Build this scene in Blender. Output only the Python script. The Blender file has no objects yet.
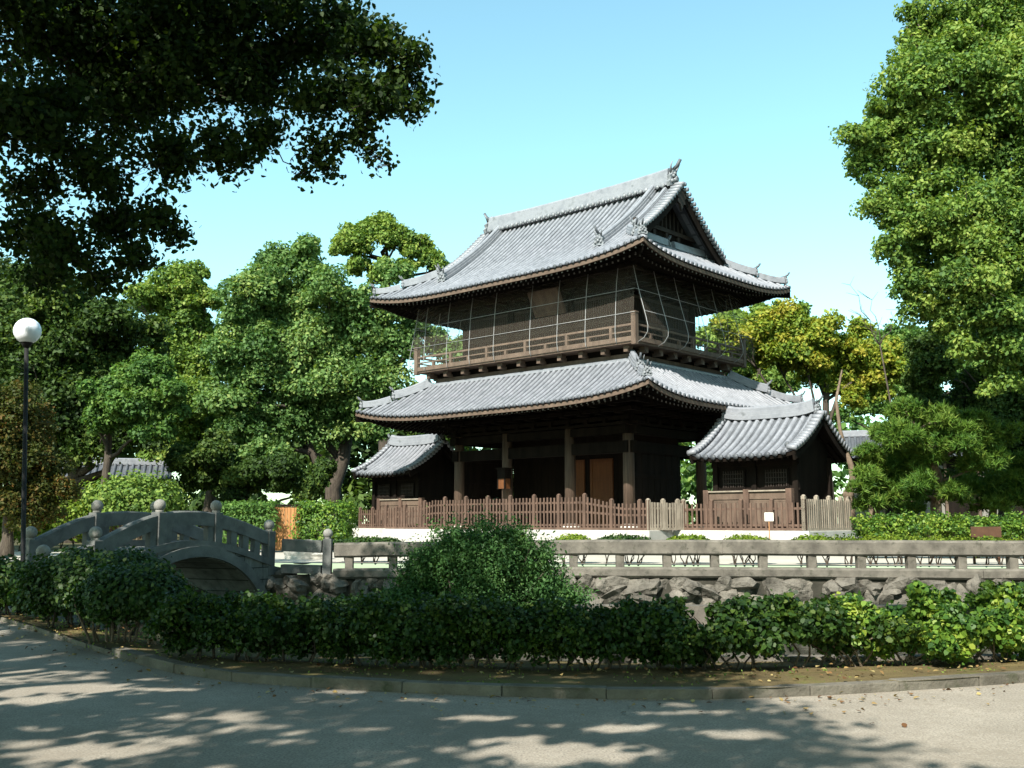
import bpy, bmesh, math, random
import numpy as np
from mathutils import Vector, Matrix

scene = bpy.context.scene
COL = scene.collection
R = math.radians

# ------------------------------------------------------------------ camera, sky, sun, exposure
EYE = 1.55
F_PX, HOR = 1028.0, 522.7
PITCH = math.atan((HOR - 384) / F_PX)
cam_d = bpy.data.cameras.new("camera")
cam_d.sensor_width = 36.0
cam_d.lens = F_PX / 1024 * 36.0
cam_d.clip_end = 5000
cam_d.clip_start = 0.05
cam = bpy.data.objects.new("camera", cam_d)
cam.location = (0, 0, EYE)
cam.rotation_euler = (math.pi / 2 + PITCH, 0, 0)
COL.objects.link(cam)
scene.camera = cam

SUN_EL, SUN_AZ = 42.0, 207.5            # azimuth clockwise from +Y
world = bpy.data.worlds.new("World")
scene.world = world
world.use_nodes = True
wn = world.node_tree
for n in list(wn.nodes):
    wn.nodes.remove(n)
sky = wn.nodes.new("ShaderNodeTexSky")
sky.sky_type = 'NISHITA'
sky.sun_disc = False
sky.sun_elevation = R(SUN_EL)
sky.sun_rotation = R(SUN_AZ)
sky.altitude = 20
sky.air_density = 1.0
sky.dust_density = 0.8
sky.ozone_density = 1.0
bg = wn.nodes.new("ShaderNodeBackground")
bg.inputs['Strength'].default_value = 0.105
wo = wn.nodes.new("ShaderNodeOutputWorld")
tint = wn.nodes.new("ShaderNodeMix")
tint.data_type = 'RGBA'
tint.blend_type = 'MULTIPLY'
tint.inputs[0].default_value = 1.0
tint.inputs[7].default_value = (1.14, 1.48, 1.17, 1)
wn.links.new(sky.outputs[0], tint.inputs[6])
wn.links.new(tint.outputs[2], bg.inputs[0])
wn.links.new(bg.outputs[0], wo.inputs[0])

sun_d = bpy.data.lights.new("sun", 'SUN')
sun_d.energy = 5.0
sun_d.angle = R(0.5)
sun_d.color = (1.0, 0.95, 0.86)
sun = bpy.data.objects.new("sun", sun_d)
ce = math.cos(R(SUN_EL))
SUNV = Vector((math.sin(R(SUN_AZ)) * ce, math.cos(R(SUN_AZ)) * ce, math.sin(R(SUN_EL))))
sun.rotation_euler = SUNV.to_track_quat('Z', 'Y').to_euler()
sun.location = (0, 0, 60)
COL.objects.link(sun)

vs = scene.view_settings
vs.view_transform = 'Standard'
vs.look = 'None'
vs.exposure = 1.26
vs.gamma = 1.0
vs.use_curve_mapping = False
scene.cycles.max_bounces = 6
scene.cycles.transparent_max_bounces = 12
scene.cycles.use_denoising = True

# ------------------------------------------------------------------ helpers
RND = random.Random(7)
NR = np.random.RandomState(11)


def ray(px, py):
    a = (px - 512) / F_PX
    b = (384 - py) / F_PX
    return Vector((a, math.cos(PITCH) - b * math.sin(PITCH), math.sin(PITCH) + b * math.cos(PITCH)))


def at(px, py, Y):
    r = ray(px, py)
    return r * (Y / r.y) + Vector((0, 0, EYE))


def proj(p):
    x, y, z = p[0], p[1], p[2] - EYE
    d = y * math.cos(PITCH) + z * math.sin(PITCH)
    u = -y * math.sin(PITCH) + z * math.cos(PITCH)
    return (512 + F_PX * x / d, 384 - F_PX * u / d, d)


def tag(o, label=None, cat=None, group=None, kind=None):
    if label:
        o["label"] = label
    if cat:
        o["category"] = cat
    if group:
        o["group"] = group
    if kind:
        o["kind"] = kind
    return o


def thing(name, label, cat, loc=(0, 0, 0), rz=0.0, group=None):
    o = bpy.data.objects.new(name, None)
    o.empty_display_size = 0.2
    o.location = loc
    o.rotation_euler = (0, 0, rz)
    COL.objects.link(o)
    return tag(o, label, cat, group)


def link_mesh(name, me, mat, parent=None):
    o = bpy.data.objects.new(name, me)
    if mat is not None:
        me.materials.append(mat)
    COL.objects.link(o)
    if parent is not None:
        o.parent = parent
    return o


def copy_tree(o, parent=None):
    c = o.copy()
    COL.objects.link(c)
    c.parent = parent
    for ch in list(o.children):
        copy_tree(ch, c)
    return c


class MB:
    """collects simple shapes into one mesh"""
    def __init__(s):
        s.v = []
        s.f = []
        s.smooth = []

    def add(s, vs_, fs, smooth=False):
        b = len(s.v)
        s.v.extend([tuple(v) for v in vs_])
        for f in fs:
            s.f.append(tuple(i + b for i in f))
            s.smooth.append(smooth)

    def box(s, x0, x1, y0, y1, z0, z1, M=None):
        vs_ = [Vector((x, y, z)) for z in (z0, z1) for y in (y0, y1) for x in (x0, x1)]
        if M is not None:
            vs_ = [M @ v for v in vs_]
        s.add(vs_, [(0, 2, 3, 1), (4, 5, 7, 6), (0, 1, 5, 4), (2, 6, 7, 3), (0, 4, 6, 2), (1, 3, 7, 5)])

    def bar(s, a, b, w, h, up=(0, 0, 1)):
        a, b = Vector(a), Vector(b)
        d = (b - a).normalized()
        side = d.cross(Vector(up))
        if side.length < 1e-4:
            side = Vector((1, 0, 0))
        side.normalize()
        u = side.cross(d).normalized()
        vs_ = []
        for p in (a, b):
            for q, t in ((-1, -1), (1, -1), (1, 1), (-1, 1)):
                vs_.append(p + side * (q * w / 2) + u * (t * h / 2))
        s.add(vs_, [(3, 2, 1, 0), (4, 5, 6, 7), (0, 1, 5, 4), (1, 2, 6, 5), (2, 3, 7, 6), (3, 0, 4, 7)])

    def sweep(s, pts, prof, smooth=False, up=(0, 0, 1), caps=True, scales=None):
        """sweep a profile (list of (side, up)) along pts"""
        pts = [Vector(p) for p in pts]
        n, m = len(pts), len(prof)
        vs_ = []
        for i, p in enumerate(pts):
            d = (pts[min(i + 1, n - 1)] - pts[max(i - 1, 0)]).normalized()
            side = d.cross(Vector(up))
            if side.length < 1e-4:
                side = Vector((1, 0, 0))
            side.normalize()
            u = side.cross(d).normalized()
            k = scales[i] if scales else 1.0
            for (a, b) in prof:
                vs_.append(p + side * a * k + u * b * k)
        fs = []
        for i in range(n - 1):
            for j in range(m):
                j2 = (j + 1) % m
                fs.append((i * m + j, i * m + j2, (i + 1) * m + j2, (i + 1) * m + j))
        if caps:
            fs.append(tuple(range(m - 1, -1, -1)))
            fs.append(tuple((n - 1) * m + j for j in range(m)))
        s.add(vs_, fs, smooth)

    def tube(s, pts, rad, n=8, caps=True):
        if not isinstance(rad, (list, tuple)):
            rad = [rad] * len(pts)
        prof = [(math.cos(2 * math.pi * k / n), math.sin(2 * math.pi * k / n)) for k in range(n)]
        d = Vector(pts[-1]) - Vector(pts[0])
        up = (0, 0, 1) if abs(d.normalized().z) < 0.9 else (0, 1, 0)
        s.sweep(pts, prof, True, up, caps, list(rad))

    def cyl(s, x, y, z0, z1, r, n=14, r2=None):
        s.tube([(x, y, z0), (x, y, z1)], [r, r if r2 is None else r2], n)

    def ball(s, c, r, nu=12, nv=8, sz=1.0):
        c = Vector(c)
        vs_ = [c + Vector((0, 0, -r * sz))]
        for i in range(1, nv):
            a = -math.pi / 2 + math.pi * i / nv
            for j in range(nu):
                b = 2 * math.pi * j / nu
                vs_.append(c + Vector((r * math.cos(a) * math.cos(b), r * math.cos(a) * math.sin(b), r * sz * math.sin(a))))
        vs_.append(c + Vector((0, 0, r * sz)))
        fs = []
        for j in range(nu):
            fs.append((0, 1 + (j + 1) % nu, 1 + j))
        for i in range(nv - 2):
            for j in range(nu):
                a, b = 1 + i * nu + j, 1 + i * nu + (j + 1) % nu
                fs.append((a, b, b + nu, a + nu))
        t = len(vs_) - 1
        for j in range(nu):
            fs.append((t, 1 + (nv - 2) * nu + j, 1 + (nv - 2) * nu + (j + 1) % nu))
        s.add(vs_, fs, True)

    def disc(s, c, nrm, r, n=8, th=0.03):
        c, nrm = Vector(c), Vector(nrm).normalized()
        s.tube([c - nrm * th, c + nrm * th], r, n)

    def build(s, name, mat, parent=None, bevel=0.0):
        me = bpy.data.meshes.new(name)
        me.from_pydata(s.v, [], s.f)
        me.polygons.foreach_set("use_smooth", s.smooth)
        me.update()
        if bevel > 0:
            bm = bmesh.new()
            bm.from_mesh(me)
            es = [e for e in bm.edges if len(e.link_faces) == 2 and e.calc_face_angle(0) > 0.6]
            bmesh.ops.bevel(bm, geom=es, offset=bevel, segments=2, affect='EDGES', profile=0.6)
            bm.to_mesh(me)
            bm.free()
        return link_mesh(name, me, mat, parent)


# ------------------------------------------------------------------ materials
def new_mat(name):
    m = bpy.data.materials.new(name)
    m.use_nodes = True
    nt = m.node_tree
    b = nt.nodes["Principled BSDF"]
    return m, nt, b


def ramp(nt, fac, stops):
    r = nt.nodes.new("ShaderNodeValToRGB")
    el = r.color_ramp.elements
    while len(el) > 1:
        el.remove(el[-1])
    el[0].position, el[0].color = stops[0][0], (*stops[0][1], 1)
    for p, c in stops[1:]:
        e = el.new(p)
        e.color = (*c, 1)
    nt.links.new(fac, r.inputs[0])
    return r.outputs[0]


def noise(nt, scale, detail=4, rough=0.55, vec=None, mapping=None):
    n = nt.nodes.new("ShaderNodeTexNoise")
    n.inputs['Scale'].default_value = scale
    n.inputs['Detail'].default_value = detail
    n.inputs['Roughness'].default_value = rough
    tc = nt.nodes.new("ShaderNodeTexCoord")
    src = tc.outputs['Object']
    if mapping:
        mp = nt.nodes.new("ShaderNodeMapping")
        mp.inputs['Scale'].default_value = mapping
        nt.links.new(src, mp.inputs[0])
        src = mp.outputs[0]
    nt.links.new(src, n.inputs['Vector'])
    return n.outputs[0]


def bump(nt, b, h, strength, dist=0.02):
    bp = nt.nodes.new("ShaderNodeBump")
    bp.inputs['Strength'].default_value = strength
    bp.inputs['Distance'].default_value = dist
    nt.links.new(h, bp.inputs['Height'])
    nt.links.new(bp.outputs[0], b.inputs['Normal'])


def mixc(nt, fac, a, b, mode='MIX'):
    m = nt.nodes.new("ShaderNodeMix")
    m.data_type = 'RGBA'
    m.blend_type = mode
    if isinstance(fac, (int, float)):
        m.inputs[0].default_value = fac
    else:
        nt.links.new(fac, m.inputs[0])
    nt.links.new(a, m.inputs[6])
    nt.links.new(b, m.inputs[7])
    return m.outputs[2]


def surf(name, c0, c1, scale=3.0, rough=0.8, bump_s=0.3, bump_scale=None, mapping=None, c2=None, scale2=None, spec=0.3, bdist=0.02, metal=0.0):
    m, nt, b = new_mat(name)
    n1 = noise(nt, scale, 6, 0.6, mapping=mapping)
    col = ramp(nt, n1, [(0.3, c0), (0.7, c1)])
    if c2 is not None:
        n2 = noise(nt, scale2 or scale * 6, 5, 0.65)
        mk = ramp(nt, n2, [(0.55, (0, 0, 0)), (0.72, (1, 1, 1))])
        rgb = nt.nodes.new("ShaderNodeRGB")
        rgb.outputs[0].default_value = (*c2, 1)
        col = mixc(nt, mk, col, rgb.outputs[0])
    nt.links.new(col, b.inputs['Base Color'])
    b.inputs['Roughness'].default_value = rough
    b.inputs['Specular IOR Level'].default_value = spec
    b.inputs['Metallic'].default_value = metal
    if bump_s > 0:
        n3 = noise(nt, bump_scale or scale * 5, 5, 0.6, mapping=mapping)
        bump(nt, b, n3, bump_s, bdist)
    return m


def leaf_mat(name, cols, trans=0.3, rough=0.6, spec=0.18):
    m, nt, b = new_mat(name)
    a = nt.nodes.new("ShaderNodeAttribute")
    a.attribute_name = "tone"
    k = len(cols) - 1
    col = ramp(nt, a.outputs['Fac'], [(i / k, c) for i, c in enumerate(cols)])
    nt.links.new(col, b.inputs['Base Color'])
    b.inputs['Roughness'].default_value = rough
    b.inputs['Specular IOR Level'].default_value = spec
    tr = nt.nodes.new("ShaderNodeBsdfTranslucent")
    g = nt.nodes.new("ShaderNodeMix")
    g.data_type = 'RGBA'
    g.blend_type = 'MULTIPLY'
    g.inputs[0].default_value = 1.0
    nt.links.new(col, g.inputs[6])
    g.inputs[7].default_value = (1.5, 1.55, 0.7, 1)
    nt.links.new(g.outputs[2], tr.inputs[0])
    mx = nt.nodes.new("ShaderNodeMixShader")
    mx.inputs[0].default_value = trans
    nt.links.new(b.outputs[0], mx.inputs[1])
    nt.links.new(tr.outputs[0], mx.inputs[2])
    nt.links.new(mx.outputs[0], nt.nodes["Material Output"].inputs[0])
    return m


M = {}
M['tile'] = surf('grey_roof_tile', (0.0440, 0.0480, 0.0560), (0.0880, 0.0944, 0.1040), 1.4, 0.55, 0.15, 14, spec=0.35, c2=(0.0400, 0.0440, 0.0440), scale2=5)
M['tile_light'] = surf('pale_ridge_tile', (0.1360, 0.1428, 0.1598), (0.2312, 0.2380, 0.2584), 2.5, 0.45, 0.12, 20, spec=0.4, c2=(0.0952, 0.1020, 0.1088), scale2=2.5)
M['tile_rib'] = surf('round_roof_tile', (0.1296, 0.1368, 0.1526), (0.2232, 0.2304, 0.2534), 2.4, 0.5, 0.2, 26, spec=0.35, c2=(0.1008, 0.1066, 0.1152), scale2=9)
M['tile_dark'] = surf('dark_ornament_tile', (0.0750, 0.0825, 0.0900), (0.2250, 0.2325, 0.2475), 9.0, 0.5, 0.3, 20, spec=0.45)
M['wood_dark'] = surf('dark_aged_wood', (0.0048, 0.0037, 0.0029), (0.0136, 0.0096, 0.0072), 3.0, 0.85, 0.3, 10, spec=0.08, mapping=(1, 1, 0.2))
M['wood_lattice'] = surf('dark_lattice_wood', (0.0165, 0.0120, 0.0090), (0.0375, 0.0270, 0.0210), 3.0, 0.8, 0.3, 12, mapping=(1, 1, 0.4))
M['wood_col'] = surf('column_wood', (0.0408, 0.0258, 0.0177), (0.0986, 0.0639, 0.0442), 4.0, 0.75, 0.3, 12, mapping=(3, 3, 0.25))
M['wood_brown'] = surf('weathered_brown_wood', (0.0612, 0.0403, 0.0288), (0.1224, 0.0850, 0.0612), 4.0, 0.8, 0.3, 12, mapping=(1, 1, 0.4))
M['wood_red'] = surf('red_brown_fence_wood', (0.0562, 0.0338, 0.0240), (0.1162, 0.0713, 0.0510), 3.0, 0.8, 0.3, 14, mapping=(1, 1, 0.4))
M['wood_grey'] = surf('pale_grey_wood', (0.1500, 0.1237, 0.0938), (0.2700, 0.2288, 0.1800), 5.0, 0.8, 0.3, 14, mapping=(1, 1, 0.4))  # paler grey wood for the two side fences and the cap rails
M['wood_orange'] = surf('orange_wood', (0.2250, 0.0975, 0.0300), (0.3450, 0.1650, 0.0600), 3.0, 0.6, 0.2, 10, mapping=(4, 4, 0.3))
M['wood_door'] = surf('door_wood', (0.0825, 0.0286, 0.0088), (0.1265, 0.0468, 0.0143), 3.0, 0.6, 0.2, 10, mapping=(4, 4, 0.3))
M['rafter_end'] = surf('whitewashed_rafter_end', (0.1200, 0.1125, 0.1050), (0.1950, 0.1875, 0.1725), 4.0, 0.8, 0.1)
M['stone_pale'] = surf('pale_plinth_stone', (0.3600, 0.3456, 0.3096), (0.4752, 0.4536, 0.4104), 1.6, 0.85, 0.25, 18, c2=(0.2592, 0.2448, 0.2160), scale2=2.5)
M['stone_rail'] = surf('granite_rail', (0.0612, 0.0554, 0.0461), (0.1584, 0.1426, 0.1188), 3.0, 0.88, 0.55, 45, c2=(0.0396, 0.0396, 0.0288), scale2=7)
M['stone_bridge'] = surf('bridge_granite', (0.0638, 0.0660, 0.0638), (0.1312, 0.1350, 0.1290), 3.0, 0.88, 0.45, 40, c2=(0.1200, 0.1275, 0.1125), scale2=7)
M['stone_cap'] = surf('rough_ball_stone', (0.1200, 0.1162, 0.1050), (0.2250, 0.2175, 0.1988), 8.0, 0.9, 0.5, 40)
M['rock'] = surf('wall_rock', (0.0496, 0.0453, 0.0372), (0.1736, 0.1581, 0.1333), 2.6, 0.92, 0.9, 7, c2=(0.0372, 0.0360, 0.0279), scale2=5, bdist=0.09)
M['mortar'] = surf('wall_core', (0.0188, 0.0180, 0.0135), (0.0450, 0.0413, 0.0315), 4.0, 0.95, 0.4)
M['kerb'] = surf('kerb_stone', (0.0638, 0.0562, 0.0435), (0.1500, 0.1350, 0.1087), 2.2, 0.95, 0.7, 30, c2=(0.0450, 0.0488, 0.0263), scale2=4)
M['bark'] = surf('bark', (0.0263, 0.0195, 0.0150), (0.0750, 0.0600, 0.0450), 6.0, 0.9, 0.7, 14, mapping=(2, 2, 0.4), bdist=0.05)
M['bark_pale'] = surf('pale_bark', (0.0750, 0.0540, 0.0375), (0.1800, 0.1350, 0.0938), 5.0, 0.9, 0.6, 14, mapping=(2, 2, 0.5), bdist=0.05)
M['metal_black'] = surf('black_painted_metal', (0.012, 0.012, 0.013), (0.020, 0.020, 0.021), 6.0, 0.65, 0.05, spec=0.15)
M['metal_pipe'] = surf('galvanised_pipe', (0.20, 0.20, 0.20), (0.30, 0.30, 0.30), 6.0, 0.45, 0.0, spec=0.5)
M['sign_white'] = surf('white_painted_plate', (0.62, 0.60, 0.54), (0.72, 0.70, 0.64), 8.0, 0.6, 0.05)
M['sign_brown'] = surf('rusty_brown_plate', (0.0525, 0.0263, 0.0150), (0.0900, 0.0450, 0.0263), 8.0, 0.6, 0.1)
M['plaster'] = surf('off_white_plaster', (0.1200, 0.1125, 0.0975), (0.1800, 0.1688, 0.1500), 2.0, 0.9, 0.1)
M['red_paint'] = surf('red_paint', (0.3150, 0.0225, 0.0300), (0.3750, 0.0375, 0.0375), 4.0, 0.5, 0.0)
M['water'] = None

m, nt, b = new_mat('bridge_blocks')
tc = nt.nodes.new("ShaderNodeTexCoord")
sx = nt.nodes.new("ShaderNodeSeparateXYZ")
cb = nt.nodes.new("ShaderNodeCombineXYZ")
nt.links.new(tc.outputs['Object'], sx.inputs[0])
nt.links.new(sx.outputs[0], cb.inputs[0])
nt.links.new(sx.outputs[2], cb.inputs[1])
br = nt.nodes.new("ShaderNodeTexBrick")
br.inputs['Scale'].default_value = 1.0
br.inputs['Brick Width'].default_value = 0.62
br.inputs['Row Height'].default_value = 0.27
br.inputs['Mortar Size'].default_value = 0.012
br.inputs['Color1'].default_value = (0.85, 0.85, 0.85, 1)
br.inputs['Color2'].default_value = (1.15, 1.15, 1.12, 1)
br.inputs['Mortar'].default_value = (0.25, 0.25, 0.23, 1)
nt.links.new(cb.outputs[0], br.inputs['Vector'])
n1 = noise(nt, 3.0, 6, 0.6)
c1 = ramp(nt, n1, [(0.3, (0.085, 0.088, 0.083)), (0.7, (0.185, 0.188, 0.178))])
n2 = noise(nt, 2.2, 5, 0.65, mapping=(3, 3, 0.5))
st = ramp(nt, n2, [(0.5, (1, 1, 1)), (0.75, (0.45, 0.47, 0.42))])
col = mixc(nt, 1.0, mixc(nt, 1.0, c1, br.outputs['Color'], 'MULTIPLY'), st, 'MULTIPLY')
nt.links.new(col, b.inputs['Base Color'])
b.inputs['Roughness'].default_value = 0.9
b.inputs['Specular IOR Level'].default_value = 0.2
bump(nt, b, noise(nt, 40, 4, 0.6), 0.4, 0.015)
M['bridge_block'] = m

# globe of the lamp: milky white
m, nt, b = new_mat('milky_globe')
b.inputs['Base Color'].default_value = (0.78, 0.8, 0.84, 1)
b.inputs['Roughness'].default_value = 0.2
b.inputs['Subsurface Weight'].default_value = 0.3
b.inputs['Subsurface Radius'].default_value = (0.1, 0.1, 0.1)
M['globe'] = m

# pond water
m, nt, b = new_mat('pond_water')
b.inputs['Base Color'].default_value = (0.035, 0.045, 0.02, 1)
b.inputs['Roughness'].default_value = 0.06
b.inputs['Specular IOR Level'].default_value = 0.5
bump(nt, b, noise(nt, 5.0, 3, 0.5), 0.08, 0.02)
M['water'] = m

# net: fine mesh that lets most light through
m, nt, b = new_mat('bird_net')
b.inputs['Base Color'].default_value = (0.40, 0.34, 0.27, 1)
b.inputs['Roughness'].default_value = 0.9
tr = nt.nodes.new("ShaderNodeBsdfTransparent")
mx = nt.nodes.new("ShaderNodeMixShader")
mx.inputs[0].default_value = 0.055
nt.links.new(tr.outputs[0], mx.inputs[1])
nt.links.new(b.outputs[0], mx.inputs[2])
nt.links.new(mx.outputs[0], nt.nodes["Material Output"].inputs[0])
M['net'] = m

# path: fine grey-beige gravel
m, nt, b = new_mat('gravel_path')
n1 = noise(nt, 0.7, 5, 0.6)
c1 = ramp(nt, n1, [(0.3, (0.215, 0.192, 0.157)), (0.7, (0.325, 0.293, 0.243))])
n2 = noise(nt, 55, 3, 0.7)
c2 = ramp(nt, n2, [(0.32, (0.42, 0.42, 0.42)), (0.5, (0.95, 0.95, 0.95)), (0.72, (1.25, 1.25, 1.25))])
col = mixc(nt, 1.0, c1, c2, 'MULTIPLY')
n4 = noise(nt, 2.6, 6, 0.7)
n5 = noise(nt, 0.35, 3, 0.5, mapping=(1, 2.2, 1))
n6 = noise(nt, 11.0, 5, 0.75)
mk = ramp(nt, mixc(nt, 0.45, mixc(nt, 0.5, n4, n5), n6), [(0.44, (0, 0, 0)), (0.60, (0.75, 0.75, 0.75))])
rgb = nt.nodes.new("ShaderNodeRGB")
rgb.outputs[0].default_value = (0.19, 0.165, 0.13, 1)
col = mixc(nt, mk, col, rgb.outputs[0])
nt.links.new(col, b.inputs['Base Color'])
b.inputs['Roughness'].default_value = 0.95
b.inputs['Specular IOR Level'].default_value = 0.15
bump(nt, b, n2, 0.6, 0.012)
M['path'] = m

M['court'] = surf('pale_sand_court', (0.3108, 0.2886, 0.2442), (0.3996, 0.3700, 0.3182), 0.5, 0.95, 0.3, 30, c2=(0.3404, 0.3108, 0.2590), scale2=1.2, spec=0.1)
M['soil'] = surf('mossy_soil', (0.0750, 0.0562, 0.0300), (0.1275, 0.1013, 0.0450), 2.2, 0.95, 0.7, 22, c2=(0.0900, 0.1050, 0.0263), scale2=1.6, spec=0.1, bdist=0.03)
M['bank'] = surf('muddy_bank', (0.0450, 0.0375, 0.0225), (0.0900, 0.0750, 0.0450), 2.0, 0.95, 0.5, 12)
M['dirt'] = surf('woodland_ground', (0.0375, 0.0375, 0.0188), (0.0825, 0.0750, 0.0375), 0.4, 0.95, 0.3, 6, spec=0.1)

L = {}
L['camphor'] = leaf_mat('camphor_leaf', [(0.0246, 0.0607, 0.0164), (0.0558, 0.1222, 0.0246), (0.0943, 0.1714, 0.0361), (0.1550, 0.2214, 0.0492)])
L['camphor_lit'] = leaf_mat('camphor_leaf_yellow_green', [(0.0425, 0.0901, 0.0229), (0.0952, 0.1649, 0.0314), (0.1598, 0.2287, 0.0425), (0.2338, 0.2762, 0.0629)])
L['camphor_blue'] = leaf_mat('camphor_leaf_cool', [(0.0323, 0.0748, 0.0195), (0.0731, 0.1436, 0.0391), (0.1249, 0.2048, 0.0603), (0.2193, 0.2737, 0.0790)])
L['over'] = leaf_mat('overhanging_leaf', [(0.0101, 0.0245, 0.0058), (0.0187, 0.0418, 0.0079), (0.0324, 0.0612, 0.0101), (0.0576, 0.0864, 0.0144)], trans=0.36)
L['dark'] = leaf_mat('dark_evergreen_leaf', [(0.0135, 0.0292, 0.0083), (0.0292, 0.0585, 0.0120), (0.0562, 0.0975, 0.0195), (0.1013, 0.1365, 0.0263)])
L['yellow'] = leaf_mat('turning_maple_leaf', [(0.07, 0.125, 0.018), (0.14, 0.195, 0.022), (0.235, 0.25, 0.03), (0.30, 0.25, 0.035)])
L['autumn'] = leaf_mat('reddish_weeping_leaf', [(0.0263, 0.0375, 0.0090), (0.0450, 0.0600, 0.0120), (0.0900, 0.0675, 0.0150), (0.1500, 0.0675, 0.0188)])
L['pine'] = leaf_mat('pine_needle', [(0.0259, 0.0688, 0.0094), (0.0523, 0.1100, 0.0132), (0.0891, 0.1513, 0.0198), (0.1337, 0.1859, 0.0297)], trans=0.15)
L['hedge'] = leaf_mat('hedge_leaf_shaded', [(0.0091, 0.0252, 0.0049), (0.0189, 0.0476, 0.0077), (0.0350, 0.0714, 0.0091), (0.0714, 0.1015, 0.0154)], rough=0.5, spec=0.28)  # leaf colour darkened to stand for the canopy's shade on the hedge
L['hedge_lit'] = leaf_mat('hedge_leaf_lit', [(0.0240, 0.0648, 0.0136), (0.0608, 0.1296, 0.0184), (0.1208, 0.2000, 0.0232), (0.2304, 0.2808, 0.0424)], rough=0.5, spec=0.25)  # lighter copy of the hedge leaf, sunlight put into its colour
L['fine'] = leaf_mat('fine_bush_leaf', [(0.0230, 0.0634, 0.0187), (0.0410, 0.0994, 0.0288), (0.0662, 0.1390, 0.0396), (0.1073, 0.1822, 0.0518)], rough=0.5)
L['lime'] = leaf_mat('lime_shrub_leaf', [(0.0450, 0.0825, 0.0090), (0.0900, 0.1425, 0.0120), (0.1500, 0.2025, 0.0188), (0.2100, 0.2250, 0.0300)])
L['litter'] = leaf_mat('fallen_leaf', [(0.0750, 0.0338, 0.0150), (0.1650, 0.0900, 0.0375), (0.2700, 0.1950, 0.0750), (0.3300, 0.2700, 0.1200)], trans=0.1)


# ------------------------------------------------------------------ foliage
def leaf_mesh(name, mat, parent, P, N, size, tone, shape='leaf', aspect=0.55, rs=None):
    rs = rs or NR
    n = len(P)
    N = N / np.maximum(np.linalg.norm(N, axis=1, keepdims=True), 1e-6)
    rv = rs.normal(size=(n, 3))
    T = rv - N * (rv * N).sum(1, keepdims=True)
    T /= np.maximum(np.linalg.norm(T, axis=1, keepdims=True), 1e-6)
    Bv = np.cross(N, T)
    s = size[:, None]
    if shape == 'leaf':
        uv = [(-0.5, 0), (-0.2, 0.46), (0.18, 0.42), (0.55, 0), (0.18, -0.42), (-0.2, -0.46)]
    elif shape == 'clump':
        uv = [(-0.55, 0.02), (-0.1, 0.40), (0.6, 0.06), (0.05, -0.42)]
    else:
        uv = [(-0.5, 0), (0.0, 0.5), (0.5, 0), (0.0, -0.5)]
    k = len(uv)
    V = np.empty((n, k, 3))
    for i, (a, b_) in enumerate(uv):
        fold = abs(b_) * 0.35
        V[:, i] = P + T * (a * s) + Bv * (b_ * aspect * 1.6 * s) + N * (fold * s)
    me = bpy.data.meshes.new(name)
    me.vertices.add(n * k)
    me.vertices.foreach_set("co", V.reshape(-1).astype(np.float32))
    me.loops.add(n * k)
    me.loops.foreach_set("vertex_index", np.arange(n * k, dtype=np.int32))
    me.polygons.add(n)
    me.polygons.foreach_set("loop_start", np.arange(0, n * k, k, dtype=np.int32))
    me.polygons.foreach_set("loop_total", np.full(n, k, dtype=np.int32))
    at_ = me.attributes.new("tone", 'FLOAT', 'FACE')
    at_.data.foreach_set("value", np.clip(tone, 0, 1).astype(np.float32))
    me.update(calc_edges=True)
    return link_mesh(name, me, mat, parent)


def unit(n, rs, zmin=-1.0):
    v = rs.normal(size=(n * 3 + 8, 3))
    v /= np.linalg.norm(v, axis=1, keepdims=True)
    v = v[v[:, 2] >= zmin]
    while len(v) < n:
        w = rs.normal(size=(n * 3 + 8, 3))
        w /= np.linalg.norm(w, axis=1, keepdims=True)
        v = np.vstack([v, w[w[:, 2] >= zmin]])
    return v[:n]


def crown_points(blobs, n, rs, sub=7, sub_r=0.48, squash=0.92, zmin=-0.6, tone_var=0.2, up=0.45, inner=0.5):
    """leaf positions on clusters that sit on the surface of larger masses"""
    cl = []
    for (x, y, z, r) in blobs:
        d = unit(sub, rs, -0.6)
        for k in range(sub):
            q = np.array([x, y, z]) + d[k] * r * rs.uniform(0.45, 0.8) * np.array([1, 1, squash])
            cl.append((q, r * sub_r * rs.uniform(0.7, 1.25)))
        cl.append((np.array([x, y, z]), r * 0.6))
    w = np.array([c[1] ** 2 for c in cl])
    cnt = np.maximum((w / w.sum() * n).astype(int), 3)
    Ps, Ns, Ts = [], [], []
    for (c, r), m_ in zip(cl, cnt):
        d = unit(m_, rs, zmin)
        rad = r * (1.0 - inner * rs.uniform(0, 1, m_) ** 1.5)
        ph = rs.uniform(0, 6.28, 3)
        bumpy = 1 + 0.16 * np.sin(5 * d[:, 0] + ph[0]) * np.sin(5 * d[:, 1] + ph[1]) + 0.12 * np.sin(9 * d[:, 2] + ph[2])
        p = c + d * (rad * bumpy)[:, None] * np.array([1, 1, squash]) + rs.normal(scale=0.10 * r, size=(m_, 3))
        nn = d * 0.7 + np.array([0, 0, up]) + rs.normal(scale=0.75, size=(m_, 3))
        t0 = rs.normal(0.45, tone_var * 0.8)
        Ps.append(p)
        Ns.append(nn)
        Ts.append(t0 + rs.normal(scale=tone_var, size=m_))
    return np.vstack(Ps), np.vstack(Ns), np.concatenate(Ts)


def wiggle(a, b, n, amp, rnd):
    a, b = Vector(a), Vector(b)
    out = []
    for i in range(n + 1):
        t = i / n
        p = a.lerp(b, t)
        k = math.sin(math.pi * t) * amp
        p += Vector((rnd.uniform(-k, k), rnd.uniform(-k, k), rnd.uniform(-k, k) * 0.4))
        out.append(p)
    return out


def onground(px, py):
    r = ray(px, py)
    t = -EYE / r.z
    return r.x * t, r.y * t


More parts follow.
